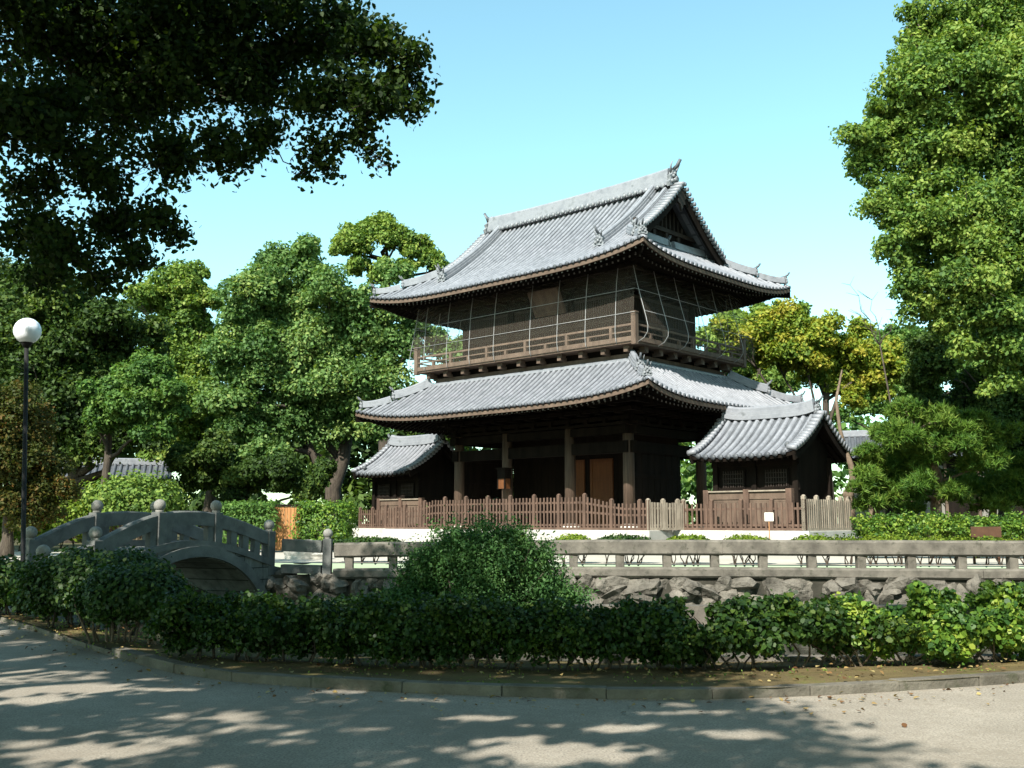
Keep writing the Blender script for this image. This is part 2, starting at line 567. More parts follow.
# openings in the canopy: where sun reaches the ground (x, y, radius across, radius along the sun)
GAPS = []
for px_, py_, rx_, ry_ in ((560, 752, .62, .38), (625, 728, .40, .20), (478, 718, .42, .16), (505, 740, .25, .12), (85, 688, .50, .32), (90, 752, .50, .30), (30, 700, .30, .3),
                           (235, 718, .26, .14), (140, 655, .40, .28), (345, 692, .30, .14), (180, 690, .2, .14), (20, 745, .25, .2), (290, 742, .2, .1), (160, 740, .22, .12),
                           (700, 712, .3, .12), (420, 700, .22, .1), (740, 735, .35, .2)):
    gx, gy = onground(px_, py_)
    GAPS.append((gx, gy, rx_, ry_))
GAPS += [(-7.3, 19.6, .35, .9), (-5.9, 22.0, .35, .9), (-6.6, 21.2, .3, .7), (-7.9, 21.6, .3, .8), (-9.0, 20.5, .3, .5), (-5.9, 22.6, .5, .5), (-7.0, 20.4, .4, .5), (-0.4, 14.9, .5, .5), (-2.4, 12.3, .35, .3), (0.6, 12.0, .4, .3), (1.2, 24.2, .6, .5), (-3.4, 24.6, .5, .4)]


rg_ = random.Random(99)
for _ in range(90):
    GAPS.append((rg_.uniform(-7, 2.6), rg_.uniform(6.8, 12.5), rg_.uniform(.05, .2), rg_.uniform(.05, .14)))
for _ in range(40):
    GAPS.append((rg_.uniform(-9, 2.6), rg_.uniform(13, 25), rg_.uniform(.1, .35), rg_.uniform(.1, .3)))


def sun_gaps(P, N, T):
    sx = P[:, 0] + 0.5128 * P[:, 2]
    sy = P[:, 1] + 0.9851 * P[:, 2]
    keep = np.ones(len(P), bool)
    for gx, gy, a, b_ in GAPS:
        u, v = (sx - gx) / a, (sy - gy) / b_
        d = u * u + v * v + 0.5 * np.sin(sx * 17 + gx * 9) * np.sin(sy * 15 + gy * 7) + 0.35 * np.sin(sx * 41 + gy) * np.sin(sy * 37)
        keep &= d > 1.0
    return P[keep], N[keep], T[keep]


def filled(blobs):
    out = list(blobs)
    for i in range(len(blobs)):
        for j in range(i):
            a, b_ = blobs[i], blobs[j]
            d = math.sqrt(sum((a[k] - b_[k]) ** 2 for k in range(3)))
            if 0.5 * (a[3] + b_[3]) < d < 1.25 * (a[3] + b_[3]):
                t = 0.35 + 0.3 * ((i * 7 + j * 3) % 10) / 10
                out.append(tuple(a[k] + (b_[k] - a[k]) * t for k in range(3)) + (0.62 * min(a[3], b_[3]),))
    return out


def tree(name, label, cat, base, blobs, n, leaf, mat, trunk_r, bark='bark', group=None, seed=1, sub=7, shape='clump',
         lean=(0, 0), fork=0.35, limbs=12, aspect=0.55, fill=False, gaps=False, **kw):
    rs = np.random.RandomState(seed)
    rnd = random.Random(seed)
    base = Vector(base)
    t = thing(name, label, cat, base, 0, group)
    bl = [(x - base.x, y - base.y, z - base.z, r) for (x, y, z, r) in blobs]
    P, N, T = crown_points(filled(bl) if fill else bl, n, rs, sub=sub, **kw)
    if gaps:
        o3 = np.array([base.x, base.y, base.z])
        P, N, T = sun_gaps(P + o3, N, T)
        P = P - o3
    sz = leaf * rs.uniform(0.65, 1.35, len(P))
    tb = MB()
    cx = sum(b[0] * b[3] for b in bl) / sum(b[3] for b in bl)
    cy = sum(b[1] * b[3] for b in bl) / sum(b[3] for b in bl)
    ztop = max(b[2] for b in bl)
    zlow = min(b[2] for b in bl)
    top = Vector((cx, cy, zlow + (ztop - zlow) * 0.75))
    mid = Vector((lean[0], lean[1], max(zlow, ztop * fork)))
    trunk = [Vector((0, 0, -0.3)), Vector((0, 0, 0.25))]
    seg = wiggle((0, 0, 0.25), mid, 4, trunk_r * 0.5, rnd)[1:] + wiggle(mid, top, 5, trunk_r * 1.2, rnd)[1:]
    trunk += seg
    nn = len(trunk)
    rad = [trunk_r * (1.5 if i == 0 else 1.2 if i == 1 else 1.0 - 0.85 * (i - 1) / (nn - 2)) for i in range(nn)]
    tb.tube(trunk, rad, 10)
    order = sorted(bl, key=lambda b: -b[3])[:limbs]
    for (x, y, z, r) in order:
        k = rnd.randint(max(3, nn // 3), nn - 2)
        while trunk[k].z > z - 0.2 * r and k > 3:
            k -= 1
        pts = wiggle(trunk[k], (x, y, z), 5, r * 0.25, rnd)
        r0 = rad[k] * 0.6
        tb.tube(pts, [r0 * (1 - 0.8 * i / 5) for i in range(6)], 6)
        for _ in range(3):
            e = Vector((x, y, z)) + Vector((rnd.uniform(-1, 1), rnd.uniform(-1, 1), rnd.uniform(-0.3, 0.9))) * r * 0.75
            tb.tube(wiggle(pts[4], e, 3, r * 0.12, rnd), [r0 * 0.3, r0 * 0.22, r0 * 0.15, r0 * 0.08], 5)
    tb.build('trunk', M[bark], t)
    leaf_mesh('crown', mat, t, P, N, sz, T, shape, aspect, rs)
    return t


def pxblobs(Y, lst, jit=0.5, seed=1):
    rnd = random.Random(seed)
    out = []
    for e in lst:
        px, py, rp = e[:3]
        yy = Y + (e[3] if len(e) > 3 else 0)
        r = rp * yy / F_PX
        yy += rnd.uniform(-1, 1) * r * jit
        p = at(px, py, yy)
        out.append((p.x, p.y, p.z, rp * yy / F_PX))
    return out


def shrub(name, label, cat, c, rx, ry, h, n, leaf, mat, seed=1, group=None, shape='leaf', stems=5, z0=0.0, boxy=False, skirt=0.12,
          rz=0.0, aspect=0.5, stem_mat='bark', stem_r=0.02, lump=0.12):
    """a clipped or loose bush: leafy shell with leaves inside, on a few visible stems; c is its foot"""
    rs = np.random.RandomState(seed)
    rnd = random.Random(seed)
    t = thing(name, label, cat, c, rz, group)
    mb = MB()
    for i in range(stems):
        a = rnd.uniform(0, 6.28)
        k = (i + 0.5) / stems * 2 - 1
        foot = Vector((k * rx * 0.75 + rnd.uniform(-.05, .05), rnd.uniform(-.2, .2) * ry, -0.05))
        for j in range(rnd.randint(2, 4)):
            e = foot + Vector((rnd.uniform(-.35, .35) * min(rx, h), rnd.uniform(-.3, .3) * min(ry, h), h * rnd.uniform(0.5, 0.85)))
            pts = wiggle(foot, e, 4, 0.06 * h, rnd)
            mb.tube(pts, [stem_r * (1 - 0.16 * q) for q in range(5)], 5)
    mb.build('stems', M[stem_mat], t)
    zb = h * skirt
    hh = (h - zb) / 2
    if boxy:
        p = rs.uniform(-1, 1, (n, 3))
        # push most leaves to the shell of a rounded box
        ax = rs.randint(0, 3, n)
        sh = rs.uniform(0, 1, n) < 0.75
        sgn = np.where(rs.uniform(size=n) < 0.5, -1, 1)
        sgn = np.where((ax == 2) & (rs.uniform(size=n) < 0.8), 1, sgn)
        depth = 1 - 0.22 * rs.uniform(0, 1, n) ** 2
        for a in range(3):
            mk = sh & (ax == a)
            p[mk, a] = (sgn * depth)[mk]
        q = p.copy()
        nn = np.where(np.abs(p) > 0.75, p, 0) + rs.normal(scale=0.5, size=(n, 3)) + np.array([0, 0, 0.45])
        pos = q * np.array([rx, ry, hh])
    else:
        d = unit(n, rs, -0.8)
        rr = 1 - 0.5 * rs.uniform(0, 1, n) ** 2.2
        pos = d * rr[:, None] * np.array([rx, ry, hh])
        nn = d + rs.normal(scale=0.6, size=(n, 3)) + np.array([0, 0, 0.5])
    f = 2.2 / max(0.25, min(rx, 1.2))
    ph = rs.uniform(0, 6, 6)
    w = np.sin(pos[:, 0] * 4.1 + ph[0]) * np.sin(pos[:, 1] * 4.3 + ph[1]) + 0.6 * np.sin(pos[:, 0] * 9.7 + ph[2] + pos[:, 2] * 5)
    w2 = np.sin(pos[:, 0] * 2.1 + ph[3]) + np.sin(pos[:, 0] * 5.3 + ph[4])
    pos *= (1 + lump * 0.6 * w)[:, None]
    low = np.clip(-pos[:, 2] / hh, 0, 1)
    pos[:, 2] += low * hh * 0.35 * (w2 * 0.35 + 0.2)
    pos[:, 2] += zb + hh
    hfz = rs.normal(size=(n, 3)) * np.array([0.05, 0.05, 0.045]) * h
    pos += hfz
    tone = 0.42 + 0.16 * w * 0.5 + rs.normal(scale=0.2, size=n)
    sz = leaf * rs.uniform(0.6, 1.35, n)
    leaf_mesh('foliage', mat, t, pos, nn, sz, tone, shape, aspect, rs)
    return t


# ================================================================== SETTING
# far court ground: one sheet to the horizon, with the pond in front of it
def poly_sheet(name, pts, z, mat, kind='structure'):
    me = bpy.data.meshes.new(name)
    bm = bmesh.new()
    vs_ = [bm.verts.new((p[0], p[1], z if len(p) < 3 else p[2])) for p in pts]
    f = bm.faces.new(vs_)
    if f.normal.z < 0:
        f.normal_flip()
    bmesh.ops.triangulate(bm, faces=[f])
    bm.to_mesh(me)
    bm.free()
    o = link_mesh(name, me, mat)
    return tag(o, kind=kind)


def resample(pl, n):
    pl = [Vector((p[0], p[1], 0)) for p in pl]
    ds = [0]
    for a, b_ in zip(pl, pl[1:]):
        ds.append(ds[-1] + (b_ - a).length)
    out = []
    for i in range(n):
        s = ds[-1] * i / (n - 1)
        k = max(j for j in range(len(ds)) if ds[j] <= s + 1e-9)
        k = min(k, len(pl) - 2)
        t = (s - ds[k]) / (ds[k + 1] - ds[k])
        out.append(pl[k].lerp(pl[k + 1], t))
    return out


def smooth_pl(pl, it=2):
    pl = [Vector((p[0], p[1], 0)) for p in pl]
    for _ in range(it):
        q = [pl[0]]
        for a, b_ in zip(pl, pl[1:]):
            q += [a.lerp(b_, .25), a.lerp(b_, .75)]
        q.append(pl[-1])
        pl = q
    return pl


ZF = 0.62                                   # level of the far court
WALL = [(-60, 31.0), (-30, 27.6), (-12.0, 24.9), (-5.4, 24.15), (0, 23.4), (10.5, 22.0), (30, 19.4), (70, 14)]
far = [(p[0], p[1] + 0.15) for p in WALL] + [(900, 14), (900, 1500), (-900, 1500), (-900, 31)]
poly_sheet('ground', far, ZF, M['court'])
wood_l = [(-300, 37), (-26, 35.5), (-9, 36), (-8.5, 44), (-10.5, 60), (0, 66), (14, 54), (14.5, 36), (11, 29.5), (60, 24), (300, 20), (500, 900), (-500, 900)]
poly_sheet('woodland_floor', wood_l, ZF + 0.008, M['dirt'])

KERB = [(-60, 62), (-14, 23.5), (-8.23, 16.9), (-5.6, 13.5), (-3.9, 11.4), (-3.1, 10.55), (-1.6, 9.9), (0, 9.5), (1.5, 9.3), (3.1, 9.65), (5, 10.33), (8, 11.5), (14, 14), (22, 15.5), (60, 16)]
BANK = [(-60, 66), (-15.5, 26.5), (-9.7, 19.7), (-7.4, 17.6), (-5.0, 15.0), (-3.4, 13.8), (-1.6, 13.2), (0, 13.0), (1.7, 12.9), (3.6, 12.9), (6, 13.3), (9, 13.9), (14, 15.5), (22, 16.6), (60, 17)]
KP = resample(smooth_pl(KERB), 160)
poly_sheet('path', [(p.x, p.y) for p in KP] + [(60, -60), (-120, -60), (-120, 62)], 0.0, M['path'])

# planting bed between the kerb and the pond
BP = resample(smooth_pl(BANK), 160)
nb = 14
v, f = [], []
rb = random.Random(3)
for i in range(160):
    for j in range(nb + 2):
        t = min(j / nb, 1.0)
        p = KP[i].lerp(BP[i], t)
        z = 0.085 - 0.22 * t * t + (0.02 * math.sin(p.x * 3.1) * math.sin(p.y * 2.7) + rb.uniform(-.012, .012)) * (1 if 0 < j else 0)
        if j == nb + 1:
            z = -1.0
            p = p + Vector((0, 0.25, 0))
        v.append((p.x, p.y, z))
for i in range(159):
    for j in range(nb + 1):
        a = i * (nb + 2) + j
        f.append((a, a + nb + 2, a + nb + 3, a + 1))
me = bpy.data.meshes.new('planting_bed')
me.from_pydata(v, [], f)
me.update()
tag(link_mesh('planting_bed', me, M['soil']), kind='structure')

# kerb stones set end to end along the path edge
mb = MB()
KK = resample(smooth_pl(KERB), 900)
acc = 0
i0 = 0
rk = random.Random(9)
seglen = 0.0
i = 0
while i < len(KK) - 1:
    j = i
    d = 0
    while j < len(KK) - 1 and d < 0.9:
        d += (KK[j + 1] - KK[j]).length
        j += 1
    a, b_ = KK[i], KK[j]
    if -16 < a.x < 26 and a.y < 30:
        dirv = (b_ - a).normalized()
        a2, b2 = a + dirv * 0.003, b_ - dirv * 0.003
        dz = rk.uniform(-.008, .008)
        off = Vector((-dirv.y, dirv.x, 0)) * (0.075 + rk.uniform(-.01, .01))
        h = 0.095 if a.x > -5.3 else 0.06
        mb.bar(a2 + off + Vector((0, 0, h / 2 - 0.03 + dz)), b2 + off + Vector((0, 0, h / 2 - 0.03 + dz)), 0.15, h + 0.06)
    i = j
tag(mb.build('kerb', M['kerb'], bevel=0.012), kind='structure')

# pond
poly_sheet('pond_water', [(-60, 20), (60, 8), (60, 24), (-60, 40)], -0.62, M['water'])
poly_sheet('pond_bed', [(-90, 10), (90, 2), (90, 30), (-90, 60)], -1.05, M['bank'])

# ------------------------------------------------------------------ retaining wall and stone railing on the far bank
def wall_pt(X):
    for (x0, y0), (x1, y1) in zip(WALL, WALL[1:]):
        if x0 <= X <= x1:
            return y0 + (y1 - y0) * (X - x0) / (x1 - x0)


tw = thing('stone_retaining_wall', 'rough rock retaining wall along the far side of the pond', 'wall', (0, wall_pt(0), -1))
o = (0, wall_pt(0), -1)
mb = MB()
wp = [Vector((p[0] - o[0], p[1] - o[1] + 0.02, 0.68)) for p in WALL[1:-1]]
mb.sweep(wp, [(-0.22, -0.78), (0.12, -0.78), (0.12, 0.68), (-0.22, 0.68)])
mb.build('core', M['mortar'], tw)
bm = bmesh.new()
rr = random.Random(21)
x = -14.0
while x < 17:
    z = -0.75
    w = rr.uniform(0.32, 0.75)
    while z < 0.36:
        hgt = rr.uniform(0.2, 0.4)
        cx = x + rr.uniform(-.15, .15)
        if not (-8.6 < cx < -5.6):
            Mx = Matrix.Translation((cx - o[0], wall_pt(cx) - o[1] - 0.02 + rr.uniform(-.08, .08), min(z + hgt / 2, 0.20) - o[2])) @ Matrix.Rotation(rr.uniform(-.5, .5), 4, 'Y') @ Matrix.Rotation(rr.uniform(0, 3), 4, 'X') @ Matrix.Diagonal((w * 0.50, 0.30, hgt * 0.55, 1))
            r = bmesh.ops.create_icosphere(bm, subdivisions=2, radius=1.0)
            ph = [rr.uniform(0, 6) for _ in range(3)]
            for vv in r['verts']:
                c = vv.co
                k = 1 + 0.22 * math.sin(3 * c.x + ph[0]) * math.sin(3.3 * c.y + ph[1]) + 0.12 * math.sin(6 * c.z + ph[2]) + rr.uniform(-.15, .12)
                vv.co = Mx @ (c * k)
        z += hgt * 0.9
    x += w * 0.8
me = bpy.data.meshes.new('stones')
bm.to_mesh(me)
bm.free()
link_mesh('stones', me, M['rock'], tw)

RX0, RX1 = -4.05, 16.0
tr_ = thing('stone_railing', 'long low granite railing of two beams on short posts above the rock wall', 'railing', (0, wall_pt(0), ZF))


def rail_z(X):                              # the railing sinks a little towards the bridge
    return 0.0 - 0.09 * max(0, (1.5 - X) / 6.0)


def rail_run(xa, xb, t, oy, z0, z1, w):
    mb = MB()
    n = max(2, int((xb - xa) / 0.6))
    pts = []
    for i in range(n + 1):
        X = xa + (xb - xa) * i / n
        pts.append((X, wall_pt(X) - oy + rk.uniform(-.008, .008), (z0 + z1) / 2 + rail_z(X) + rk.uniform(-.006, .006)))
    h = (z1 - z0) / 2
    c = 0.045
    mb.sweep(pts, [(-w + c, -h), (w - c, -h), (w, -h + c), (w, h - c), (w - c, h), (-w + c, h), (-w, h - c), (-w, -h + c)])
    return mb


oy = wall_pt(0)
for xa, xb in ((RX0, -0.2), (-0.195, 4.6), (4.605, 9.9), (9.905, RX1)):
    rail_run(xa, xb, tr_, oy, 0.22, 0.555, 0.16).build('top_beam', M['stone_rail'], tr_)
    rail_run(xa, xb, tr_, oy, -0.26, -0.035, 0.21).build('lower_beam', M['stone_rail'], tr_)
X = 1.37 - 5 * 1.02
posts_x = []
while X < RX1:
    posts_x.append(X)
    X += 1.02
for X in posts_x:
    if X < RX0 + 0.1:
        continue
    mb = MB()
    yy = wall_pt(X) - oy
    zz = rail_z(X)
    mb.box(X - 0.09, X + 0.09, yy - 0.10, yy + 0.10, -0.05 + zz, 0.235 + zz)
    mb.build('post', M['stone_rail'], tr_, bevel=0.012)

# short link of railing between the bridge and the long one, with a ball-topped post
tl = thing('railing_link', 'short granite rail with a ball topped post joining the bridge to the long railing', 'railing', (-4.25, wall_pt(-4.25), ZF))
mb = MB()
mb.box(-0.10, 0.10, -0.10, 0.10, -0.3, 0.56)
mb.build('post', M['stone_bridge'], tl, bevel=0.012)
mb = MB()
mb.cyl(0, 0, 0.56, 0.59, 0.075)
mb.ball((0, 0, 0.68), 0.115)
mb.build('ball_cap', M['stone_cap'], tl)
mb = MB()
mb.bar((-0.12, 0.02, 0.38), (-1.06, 0.1, 0.42), 0.2, 0.28)
mb.bar((-0.12, 0.02, -0.14), (-1.06, 0.1, -0.12), 0.26, 0.2)
mb.build('beam', M['stone_bridge'], tl, bevel=0.015)

# ------------------------------------------------------------------ arched stone bridge
BL = 6.2
bdir = Vector((0.436, 0.9, 0))
brz = math.atan2(bdir.y, bdir.x)
tb_ = thing('arched_bridge', 'small arched stone bridge with ball topped parapet posts over the pond', 'bridge', (-8.26, 18.5, 0), brz)
DK = [(-0.6, 0.10), (0, 0.10), (1.1, 0.42), (2.0, 0.82), (2.75, 1.03), (3.6, 1.08), (4.4, 1.03), (5.3, 0.84), (6.2, 0.57), (6.8, 0.5)]


def deck(s):
    for (a, za), (b_, zb) in zip(DK, DK[1:]):
        if a <= s <= b_:
            t = (s - a) / (b_ - a)
            return za + (zb - za) * t
    return DK[0][1] if s < 0 else DK[-1][1]


def deck_s(s):
    return sum(deck(s + k * 0.12) for k in range(-4, 5)) / 9


def arch(s):
    k = (s - 3.75) / 2.25
    return -1.0 if abs(k) >= 1 else -0.9 + 1.72 * math.sqrt(1 - k * k)


W0, W1 = 0.0, 1.95                          # near side face at local y = 0, far side at y = 1.95
ss = [-0.5 + i * 7.2 / 72 for i in range(73)]
v, f = [], []
for s in ss:
    zt, zb = deck_s(s) - 0.02, min(arch(s), deck_s(s) - 0.16)
    v += [(s, W0, zt), (s, W1, zt), (s, W1, zb), (s, W0, zb)]
for i in range(len(ss) - 1):
    a = i * 4
    for q in range(4):
        q2 = (q + 1) % 4
        f.append((a + q, a + q2, a + 4 + q2, a + 4 + q))
f += [(3, 2, 1, 0), tuple(len(v) - 4 + q for q in range(4))]
mb = MB()
mb.add(v, f)
mb.build('arch_span', M['bridge_block'], tb_)
PS = [0.0, 1.15, 2.75, 4.4, 6.2]
for side, yy in ((0, 0.0), (1, W1)):
    # arch ring standing a little proud of the side
    mb = MB()
    ring = []
    for i in range(29):
        a = math.pi * i / 28
        ring.append((3.75 - 2.25 * math.cos(a), yy + (-0.03 if side == 0 else 0.03), -0.9 + 1.72 * math.sin(a) + 0.02))
    mb.sweep(ring, [(-0.05, 0.0), (0.05, 0.0), (0.05, 0.22), (-0.05, 0.22)], up=(0, 1, 0) if False else (0, 0, 1))
    mb.build('arch_ring', M['stone_bridge'], tb_)
    mb = MB()
    pts = [(s, yy + (0.10 if side == 0 else -0.10), deck_s(s) + 0.045) for s in ss[5:-5]]
    mb.sweep(pts, [(-0.14, -0.07), (0.14, -0.07), (0.14, 0.07), (-0.14, 0.07)])
    mb.build('edge_stone', M['stone_bridge'], tb_)
    SP = PS if side == 0 else PS[1:]
    for a, b_ in zip(SP, SP[1:]):
        mb = MB()
        pts = []
        for i in range(13):
            s = a + 0.10 + (b_ - a - 0.2) * i / 12
            pts.append((s, yy + (0.10 if side == 0 else -0.10), deck_s(s) + 0.575))
        mb.sweep(pts, [(-0.085, -0.14), (0.085, -0.14), (0.085, 0.13), (0.05, 0.16), (-0.05, 0.16), (-0.085, 0.13)])
        mb.build('parapet_beam', M['stone_bridge'], tb_)
        for k in ((0.30, 0.52, 0.74) if a > 4 else (0.12, 0.88)):
            mb = MB()
            s = a + (b_ - a) * k
            y2 = yy + (0.10 if side == 0 else -0.10)
            mb.box(s - 0.10, s + 0.10, y2 - 0.07, y2 + 0.07, deck_s(s) + 0.08, deck_s(s) + 0.47)
            mb.build('strut', M['stone_bridge'], tb_, bevel=0.02)
    for s in SP:
        y2 = yy + (0.10 if side == 0 else -0.10)
        z = deck_s(s)
        mb = MB()
        mb.box(s - 0.115, s + 0.115, y2 - 0.115, y2 + 0.115, z - 0.25, z + 0.76)
        p = mb.build('post', M['stone_bridge'], tb_, bevel=0.015)
        mb = MB()
        mb.cyl(s, y2, z + 0.755, z + 0.80, 0.085)
        mb.ball((s, y2, z + 0.90), 0.125)
        mb.build('ball_cap', M['stone_cap'], p)

# ------------------------------------------------------------------ low rail on the near bank, half hidden by the hedge
tn = thing('dark_bank_railing', 'dark low railing on the near bank seen through gaps in the front hedge', 'railing', (3.0, 12.15, 0))
for k in range(-1, 4):
    mb = MB()
    X = k * 2.1
    mb.box(X - 0.12, X + 0.12, -0.1 + 0.03 * abs(X), 0.1 + 0.03 * abs(X), -0.25, 0.55)
    mb.build('post', M['stone_rail'], tn, bevel=0.015)
for nm, z0, z1 in (('top_beam', 0.38, 0.6), ('lower_beam', -0.12, 0.03)):
    mb = MB()
    mb.sweep([(X, 0.03 * abs(X), (z0 + z1) / 2) for X in [-2.3 + 0.88 * i for i in range(11)]], [(-.1, -(z1 - z0) / 2), (.1, -(z1 - z0) / 2), (.1, (z1 - z0) / 2), (-.1, (z1 - z0) / 2)])
    mb.build(nm, M['stone_rail'], tn)

# ================================================================== TEMPLE GATE
TH = R(42.488)
CX, CY = 2.839, 45.08
AX = Vector((math.cos(TH), -math.sin(TH), 0))
AY = Vector((math.sin(TH), math.cos(TH), 0))


def bw(xb, yb, z):
    return Vector((CX, CY, 0)) + AX * xb + AY * yb + Vector((0, 0, z))


ZP = 1.30                                    # top of the plinth
# plinth
tp = thing('stone_plinth', 'pale stone plinth carrying the gate, its side halls and the picket fences', 'plinth', (CX, CY, 0), -TH)
mb = MB()
outl = [(-11.7, -3.0), (-7.25, -3.5), (-7.25, -5.05), (7.3, -5.05), (7.3, -3.5), (12.55, -3.5), (12.55, 3.4), (-11.7, 3.4)]
nv = len(outl)
vs_ = [(x, y, ZF - 0.05) for x, y in outl] + [(x, y, ZP - 0.02) for x, y in outl]
mb.add(vs_, [tuple(range(nv, 2 * nv))] + [(i, (i + 1) % nv, nv + (i + 1) % nv, nv + i) for i in range(nv)])
mb.build('block', M['stone_pale'], tp, bevel=0.02)
mb = MB()
mb.box(-6.6, 6.6, -4.3, 4.3, ZP - 0.1, ZP + 0.03)
mb.build('paving', M['stone_pale'], tp)

G = thing('temple_gate', 'two storey dark timber temple gate with grey tiled hip and gable roofs', 'temple gate', (CX, CY, 0), -TH)


def lerp(a, b_, t):
    return a + (b_ - a) * t


